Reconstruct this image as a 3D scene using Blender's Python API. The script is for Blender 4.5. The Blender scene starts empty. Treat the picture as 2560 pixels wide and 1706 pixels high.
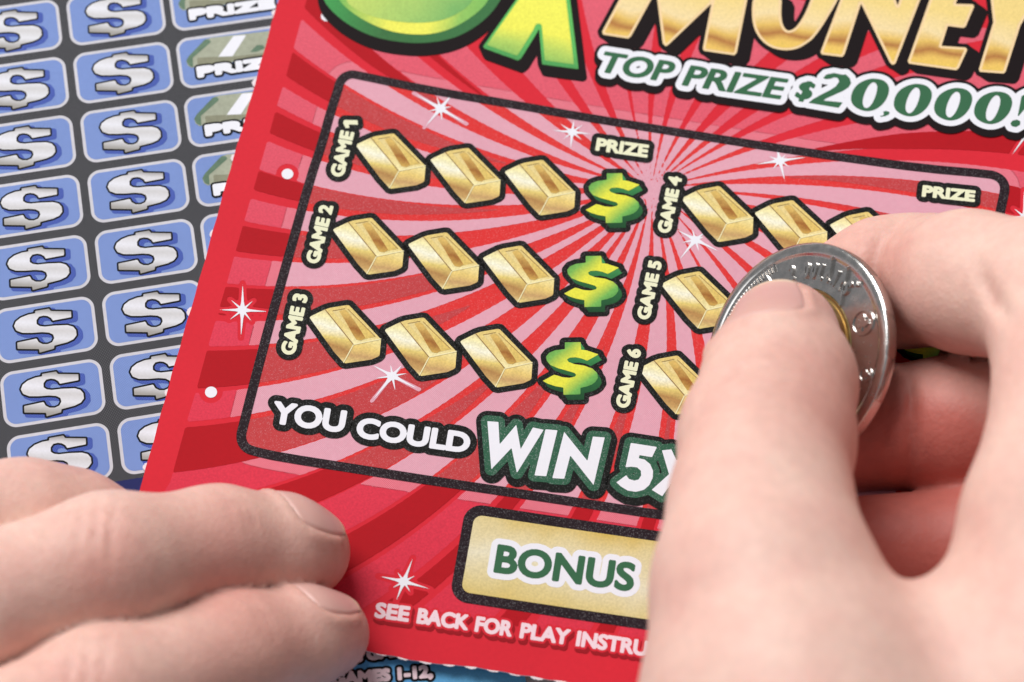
import bpy, math, json
import numpy as np
from mathutils import Matrix, Vector

MM = 0.001                      # the scene is laid out in millimetres and stored in metres
sc = bpy.context.scene
COL = sc.collection

# ---------------------------------------------------------------- camera (100 mm macro lens about 37 cm away)
CAM = np.array([50.77238, -149.70920, 340.16655])
RT = np.array([0.97608668, 0.20916903, 0.05918702])
UP = np.array([-0.2155528, 0.8960649, 0.38807821])
FW = np.array([-0.02813854, 0.3915559, -0.91972398])
FPX = 7111.0

def at(px, py, z=0.0):
    """place seen at pixel (px, py) of the 2560 x 1706 photograph, at height z (mm)"""
    d = FW + RT*(px-1280)/FPX - UP*(py-853)/FPX
    return CAM + d*((z-CAM[2])/d[2])

def cdir(r, u, c):
    v = RT*r + UP*u - FW*c
    return v/np.linalg.norm(v)

cd = bpy.data.cameras.new('camera')
cam = bpy.data.objects.new('camera', cd); COL.objects.link(cam); sc.camera = cam
cd.sensor_width = 36.0; cd.lens = 100.0; cd.clip_start = 0.01; cd.clip_end = 20.0
cam.matrix_world = Matrix(((RT[0], UP[0], -FW[0], CAM[0]*MM), (RT[1], UP[1], -FW[1], CAM[1]*MM),
                           (RT[2], UP[2], -FW[2], CAM[2]*MM), (0, 0, 0, 1)))
cd.dof.use_dof = True
cd.dof.focus_distance = float((at(1330, 1060, 0.8)-CAM) @ FW)*MM
cd.dof.aperture_fstop = 17.0

# ---------------------------------------------------------------- light: studio softboxes, plain bright room
world = bpy.data.worlds.new('World'); sc.world = world; world.use_nodes = True
bg = world.node_tree.nodes['Background']
bg.inputs[0].default_value = (0.93, 0.96, 1.0, 1); bg.inputs[1].default_value = 0.23

def softbox(name, loc, target, size, power, col=(1, 1, 1)):
    l = bpy.data.lights.new(name, 'AREA'); l.shape = 'RECTANGLE'; l.size, l.size_y = size
    l.energy = power; l.color = col
    o = bpy.data.objects.new(name, l); COL.objects.link(o)
    o.location = loc
    o.rotation_euler = (Vector(target)-Vector(loc)).to_track_quat('-Z', 'Y').to_euler()
    return o
softbox('softbox_light', (-0.44, 0.42, 0.72), (0.05, 0.0, 0.0), (0.60, 0.54), 11.2, (1, 0.985, 0.965))
softbox('fill_light', (-0.75, -0.25, 0.55), (0.05, 0.0, 0.0), (0.4, 0.4), 1.0, (0.97, 0.985, 1.0))
sc.view_settings.view_transform = 'Standard'
sc.view_settings.look = 'None'
sc.view_settings.exposure = 0.0
sc.view_settings.gamma = 1.0
sc.cycles.use_denoising = True
sc.cycles.max_bounces = 6

# ---------------------------------------------------------------- materials
KALB = 0.86
def lin(c, k=KALB):
    out = []
    for v in c:
        v = v/255.0
        v = v/12.92 if v <= 0.04045 else ((v+0.055)/1.055)**2.4
        out.append(min(0.9, v*k))
    return (*out, 1.0)

def newmat(name):
    m = bpy.data.materials.new(name); m.use_nodes = True
    nt = m.node_tree
    return m, nt, nt.nodes['Principled BSDF']

def link(nt, a, b): nt.links.new(a, b)

def node(nt, t, **k):
    n = nt.nodes.new(t)
    for a, v in k.items(): setattr(n, a, v)
    return n

def mixc(nt, fac, a, b, mode='MIX'):
    n = node(nt, 'ShaderNodeMix', data_type='RGBA', blend_type=mode)
    for s, v in ((0, fac), (6, a), (7, b)):
        if hasattr(v, 'links'): nt.links.new(v, n.inputs[s])
        else: n.inputs[s].default_value = v
    return n.outputs[2]

def ink(name, col, rough=0.5, spec=0.09, grain=0.05, dots=0.0, dotcol=(255, 255, 255), period=0.19, glitter=0.0, ang=0.6):
    """printed ink: a flat colour with paper mottling, halftone dots and (on the scratch film) metallic specks"""
    m, nt, b = newmat(name)
    geo = node(nt, 'ShaderNodeNewGeometry')
    nz = node(nt, 'ShaderNodeTexNoise'); nz.inputs['Scale'].default_value = 1700; nz.inputs['Detail'].default_value = 3
    link(nt, geo.outputs['Position'], nz.inputs['Vector'])
    nz2 = node(nt, 'ShaderNodeTexNoise'); nz2.inputs['Scale'].default_value = 90; nz2.inputs['Detail'].default_value = 2
    link(nt, geo.outputs['Position'], nz2.inputs['Vector'])
    add = node(nt, 'ShaderNodeMath', operation='ADD'); link(nt, nz.outputs[0], add.inputs[0]); link(nt, nz2.outputs[0], add.inputs[1])
    mr = node(nt, 'ShaderNodeMapRange'); mr.inputs[1].default_value = 0.6; mr.inputs[2].default_value = 1.4
    mr.inputs[3].default_value = 1-grain; mr.inputs[4].default_value = 1+grain
    link(nt, add.outputs[0], mr.inputs[0])
    out = lin(col)
    src = None
    if dots > 0:
        mp = node(nt, 'ShaderNodeMapping'); mp.inputs['Rotation'].default_value = (0, 0, ang)
        link(nt, geo.outputs['Position'], mp.inputs['Vector'])
        sx = node(nt, 'ShaderNodeSeparateXYZ'); link(nt, mp.outputs[0], sx.inputs[0])
        ss = []
        for i in (0, 1):
            mu = node(nt, 'ShaderNodeMath', operation='MULTIPLY'); mu.inputs[1].default_value = 2*math.pi/(period*MM)
            link(nt, sx.outputs[i], mu.inputs[0])
            si = node(nt, 'ShaderNodeMath', operation='SINE'); link(nt, mu.outputs[0], si.inputs[0]); ss.append(si)
        pr = node(nt, 'ShaderNodeMath', operation='ADD'); link(nt, ss[0].outputs[0], pr.inputs[0]); link(nt, ss[1].outputs[0], pr.inputs[1])
        r2 = node(nt, 'ShaderNodeMapRange'); r2.inputs[1].default_value = -0.2; r2.inputs[2].default_value = 1.4
        r2.inputs[3].default_value = 0; r2.inputs[4].default_value = dots
        link(nt, pr.outputs[0], r2.inputs[0])
        src = mixc(nt, r2.outputs[0], out, lin(dotcol))
    if glitter > 0:
        vo = node(nt, 'ShaderNodeTexVoronoi'); vo.inputs['Scale'].default_value = 9500
        link(nt, geo.outputs['Position'], vo.inputs['Vector'])
        se = node(nt, 'ShaderNodeSeparateColor'); link(nt, vo.outputs['Color'], se.inputs[0])
        r3 = node(nt, 'ShaderNodeMapRange'); r3.inputs[1].default_value = 0.8; r3.inputs[2].default_value = 1.0
        r3.inputs[3].default_value = 0; r3.inputs[4].default_value = glitter
        link(nt, se.outputs[0], r3.inputs[0])
        src = mixc(nt, r3.outputs[0], src if src else out, (0.75, 0.75, 0.78, 1))
    h = node(nt, 'ShaderNodeHueSaturation')
    if src: link(nt, src, h.inputs['Color'])
    else: h.inputs['Color'].default_value = out
    link(nt, mr.outputs[0], h.inputs['Value'])
    link(nt, h.outputs[0], b.inputs['Base Color'])
    b.inputs['Roughness'].default_value = rough
    b.inputs['Specular IOR Level'].default_value = spec
    return m

def ramp_ink(name, stops, axis=1, lo=0.0, hi=1.0, wob=0.25, ws=260, rough=0.42, angle=0.0, grain=0.0):
    """printed gradient: a colour ramp across the object, in its own coordinates (mm)"""
    m, nt, b = newmat(name)
    tc = node(nt, 'ShaderNodeTexCoord')
    mp = node(nt, 'ShaderNodeMapping'); mp.inputs['Rotation'].default_value = (0, 0, angle)
    link(nt, tc.outputs['Object'], mp.inputs['Vector'])
    sx = node(nt, 'ShaderNodeSeparateXYZ'); link(nt, mp.outputs[0], sx.inputs[0])
    mr = node(nt, 'ShaderNodeMapRange'); mr.inputs[1].default_value = lo*MM; mr.inputs[2].default_value = hi*MM
    link(nt, sx.outputs[axis], mr.inputs[0])
    nz = node(nt, 'ShaderNodeTexNoise'); nz.inputs['Scale'].default_value = ws; nz.inputs['Detail'].default_value = 1
    link(nt, tc.outputs['Object'], nz.inputs['Vector'])
    ma = node(nt, 'ShaderNodeMath', operation='MULTIPLY_ADD'); link(nt, nz.outputs[0], ma.inputs[0])
    ma.inputs[1].default_value = wob; ma.inputs[2].default_value = -wob/2
    ad = node(nt, 'ShaderNodeMath', operation='ADD'); link(nt, ma.outputs[0], ad.inputs[0]); link(nt, mr.outputs[0], ad.inputs[1])
    cr = node(nt, 'ShaderNodeValToRGB'); link(nt, ad.outputs[0], cr.inputs[0])
    e = cr.color_ramp.elements
    while len(e) < len(stops): e.new(0.5)
    for i, (p, c) in enumerate(stops): e[i].position = p; e[i].color = lin(c)
    n2 = node(nt, 'ShaderNodeTexNoise'); n2.inputs['Scale'].default_value = 3500; n2.inputs['Detail'].default_value = 2
    link(nt, tc.outputs['Object'], n2.inputs['Vector'])
    m2 = node(nt, 'ShaderNodeMapRange'); m2.inputs[1].default_value = 0.3; m2.inputs[2].default_value = 0.7
    m2.inputs[3].default_value = 0.90-grain; m2.inputs[4].default_value = 1.08+grain; link(nt, n2.outputs[0], m2.inputs[0])
    h = node(nt, 'ShaderNodeHueSaturation'); link(nt, cr.outputs[0], h.inputs['Color']); link(nt, m2.outputs[0], h.inputs['Value'])
    link(nt, h.outputs[0], b.inputs['Base Color'])
    b.inputs['Roughness'].default_value = rough; b.inputs['Specular IOR Level'].default_value = 0.09
    return m

RED = (222, 40, 56); PALEO = (228, 84, 104); DARKO = (182, 10, 26)
M = {}
M['red'] = ink('red_card_ink', RED)
M['red_in'] = ink('scratch_film_red', (226, 52, 52), glitter=0.1)
M['pale_out'] = ramp_ink('rose_ink_sheen', [(0, (224, 50, 72)), (0.35, (228, 62, 86)), (0.6, (228, 84, 104)), (1, (230, 100, 118))], 1, -48, 48, 0.05, 30)  # redder lower down; the lighter top is sheen painted into the colour
M['pale_mid'] = ink('rose_ink_light', (230, 104, 124), dots=0.2)
M['pale_in'] = ink('scratch_film_pale_pink', (226, 158, 176), dots=0.35, dotcol=(255, 225, 235), glitter=0.12)
M['dark_out'] = ink('deep_red_ink', DARKO, dots=0.2, dotcol=(205, 30, 44), ang=0.3)
M['dark_in'] = ink('scratch_film_dark_red', (196, 62, 66), dots=0.35, dotcol=(212, 88, 90), ang=0.3, glitter=0.13)
M['frame'] = ink('frame_black_ink', (34, 18, 26), rough=0.45, grain=0.3, glitter=0.12)
M['black'] = ink('outline_black_ink', (14, 14, 12), rough=0.45, grain=0.2, glitter=0.08)
M['black2'] = ink('headline_black_ink', (20, 8, 12), rough=0.5, grain=0.1)
M['cream'] = ink('cream_ink', (243, 243, 208), grain=0.02)
M['white'] = ink('white_ink', (244, 244, 252), grain=0.02)
M['pink_white'] = ink('pinkish_white_ink', (250, 222, 230), grain=0.02)
M['green'] = ink('dark_green_ink', (58, 108, 76), glitter=0.0)
M['green_in'] = ink('green_film_ink', (50, 98, 74), glitter=0.2)
M['shadow_red'] = ink('shadow_red_ink', (158, 18, 30))
M['paper'] = ink('torn_paper_fibre', (246, 232, 236), rough=0.8, spec=0.2, grain=0.08)
M['paperback'] = ink('paper_back', (232, 228, 224), rough=0.8)
GOLD = [(0.0, (238, 220, 160)), (0.14, (246, 232, 172)), (0.25, (206, 166, 104)), (0.33, (184, 138, 82)), (0.44, (236, 212, 124)), (0.58, (253, 250, 226)),
        (0.70, (250, 240, 180)), (0.84, (198, 154, 94)), (1.0, (236, 212, 142))]
M['bar_left'] = ramp_ink('gold_bar_side_ink', GOLD, 1, -4.6, 6.8, 0.16, grain=0.04)
M['bar_top'] = ramp_ink('gold_bar_top_ink', [(0, (250, 238, 180)), (0.3, (238, 214, 138)), (0.6, (236, 208, 126)), (1, (248, 234, 172))], 1, -0.5, 9.5, 0.35, 400, grain=0.04)
M['bar_front'] = ramp_ink('gold_bar_end_ink', [(0, (248, 236, 168)), (0.3, (240, 220, 140)), (0.55, (204, 164, 110)), (0.72, (238, 208, 124)), (1, (250, 238, 174))], 1, -4.6, 1.5, 0.2, grain=0.04)
M['bar_recess'] = ramp_ink('gold_recess_ink', [(0, (240, 222, 162)), (0.5, (230, 200, 112)), (1, (222, 186, 104))], 0, -5, 7, 0.4, 500, grain=0.04)
M['bar_dark'] = ramp_ink('gold_recess_shade_ink', [(0, (222, 184, 96)), (0.2, (166, 108, 50)), (0.42, (220, 184, 102)), (0.75, (228, 196, 112)), (1, (180, 130, 68))], 1, 0.5, 8.5, 0.3, 500, grain=0.04)
M['bar_line'] = ink('gold_line_ink', (250, 240, 190), grain=0.02)
M['bar_line2'] = ink('brown_line_ink', (142, 104, 62), grain=0.1)
M['dol'] = ramp_ink('dollar_green_yellow_ink', [(0, (58, 140, 74)), (0.22, (126, 188, 88)), (0.42, (238, 236, 74)), (0.62, (238, 236, 74)), (0.82, (120, 188, 90)), (1, (60, 140, 76))], 0, -4.8, 4.4, 0.08, angle=0.64)
M['dol_side'] = ramp_ink('dollar_side_ink', [(0, (22, 66, 38)), (0.5, (40, 104, 58)), (1, (70, 160, 90))], 1, -5, 4, 0.2)
M['five_out'] = ramp_ink('figure_green_edge_ink', [(0, (70, 158, 84)), (0.35, (62, 116, 66)), (1, (62, 120, 70))], 0, -12, 10, 0.1)
M['five_mid'] = ramp_ink('figure_rim_ink', [(0, (96, 184, 92)), (0.22, (190, 216, 100)), (0.38, (246, 244, 100)), (0.62, (246, 244, 100)), (0.8, (150, 202, 100)), (1, (120, 190, 96))], 0, -12, 10, 0.06)
M['five_in'] = ramp_ink('figure_bowl_ink', [(0, (206, 224, 112)), (0.45, (170, 208, 112)), (0.8, (100, 176, 104)), (1, (96, 172, 100))], 0, -10, 9, 0.15, angle=0.5)
M['x_edge'] = ramp_ink('letter_edge_green_ink', [(0, (74, 150, 84)), (0.35, (96, 190, 98)), (1, (104, 196, 100))], 1, -4, 8, 0.05)
M['x_face'] = ramp_ink('letter_face_ink', [(0, (118, 186, 98)), (0.3, (190, 218, 102)), (0.55, (246, 244, 96)), (1, (248, 246, 98))], 1, -3, 6, 0.15)
M['mon_rim'] = ink('gold_rim_ink', (252, 220, 170), grain=0.02)
M['mon'] = ramp_ink('gold_letter_ink', [(0, (246, 208, 104)), (0.12, (242, 200, 104)), (0.26, (184, 124, 68)), (0.40, (236, 196, 104)), (0.58, (250, 226, 172)), (1, (248, 220, 140))], 1, 0, 9, 0.4, 150)
M['bonus'] = ramp_ink('bonus_gold_ink', [(0, (222, 196, 116)), (0.2, (228, 210, 150)), (0.5, (238, 230, 200)), (0.8, (230, 212, 156)), (1, (216, 184, 84))], 1, -6.2, 6.2, 0.3, 180)
M['b_dark'] = ink('charcoal_ink', (48, 48, 53), dots=0.5, dotcol=(140, 140, 145), period=0.21, ang=0.9)
M['b_silver'] = ink('silver_border_ink', (216, 214, 222), grain=0.08, dots=0.2, dotcol=(150, 140, 150))
M['b_blue'] = ink('blue_ink', (116, 142, 206), dots=0.35, dotcol=(188, 204, 240), period=0.21, ang=0.3)
M['b_shadow'] = ink('blue_shade_ink', (66, 84, 170), dots=0.35, dotcol=(124, 158, 232), period=0.21, ang=0.9)
M['b_black'] = ink('black_ink', (14, 14, 18))
M['b_dol'] = ramp_ink('silver_letter_ink', [(0, (150, 144, 138)), (0.16, (172, 168, 164)), (0.34, (232, 232, 238)), (0.47, (214, 212, 214)), (0.62, (238, 238, 246)), (0.78, (222, 220, 224)), (0.9, (146, 142, 140)), (1, (222, 222, 226))], 1, -3.6, 3.6, 0.14, 200, angle=-0.2, grain=-0.06)
M['b_note'] = ink('banknote_ink', (172, 176, 156), grain=0.16)
M['b_note2'] = ink('banknote_green_ink', (104, 130, 108), grain=0.2)
M['b_note3'] = ink('banknote_edge_ink', (146, 146, 124), grain=0.15)
M['b_note4'] = ink('banknote_shade_ink', (60, 82, 90), grain=0.2)
M['b_low'] = ramp_ink('night_blue_ink', [(0, (20, 20, 30)), (0.45, (22, 34, 66)), (0.62, (40, 98, 170)), (0.8, (96, 170, 228)), (1, (112, 190, 236))], 0, -30, 30, 0.25, 60, angle=0.35)
M['b_violet'] = ink('violet_blue_ink', (38, 42, 98), grain=0.1)
m, nt, b = newmat('table_surface'); M['table'] = m
nz = node(nt, 'ShaderNodeTexNoise'); nz.inputs['Scale'].default_value = 60; nz.inputs['Detail'].default_value = 6
cr = node(nt, 'ShaderNodeValToRGB'); cr.color_ramp.elements[0].color = lin((196, 184, 180)); cr.color_ramp.elements[1].color = lin((222, 212, 208))
link(nt, nz.outputs[0], cr.inputs[0]); link(nt, cr.outputs[0], b.inputs['Base Color']); b.inputs['Roughness'].default_value = 0.6

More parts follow.
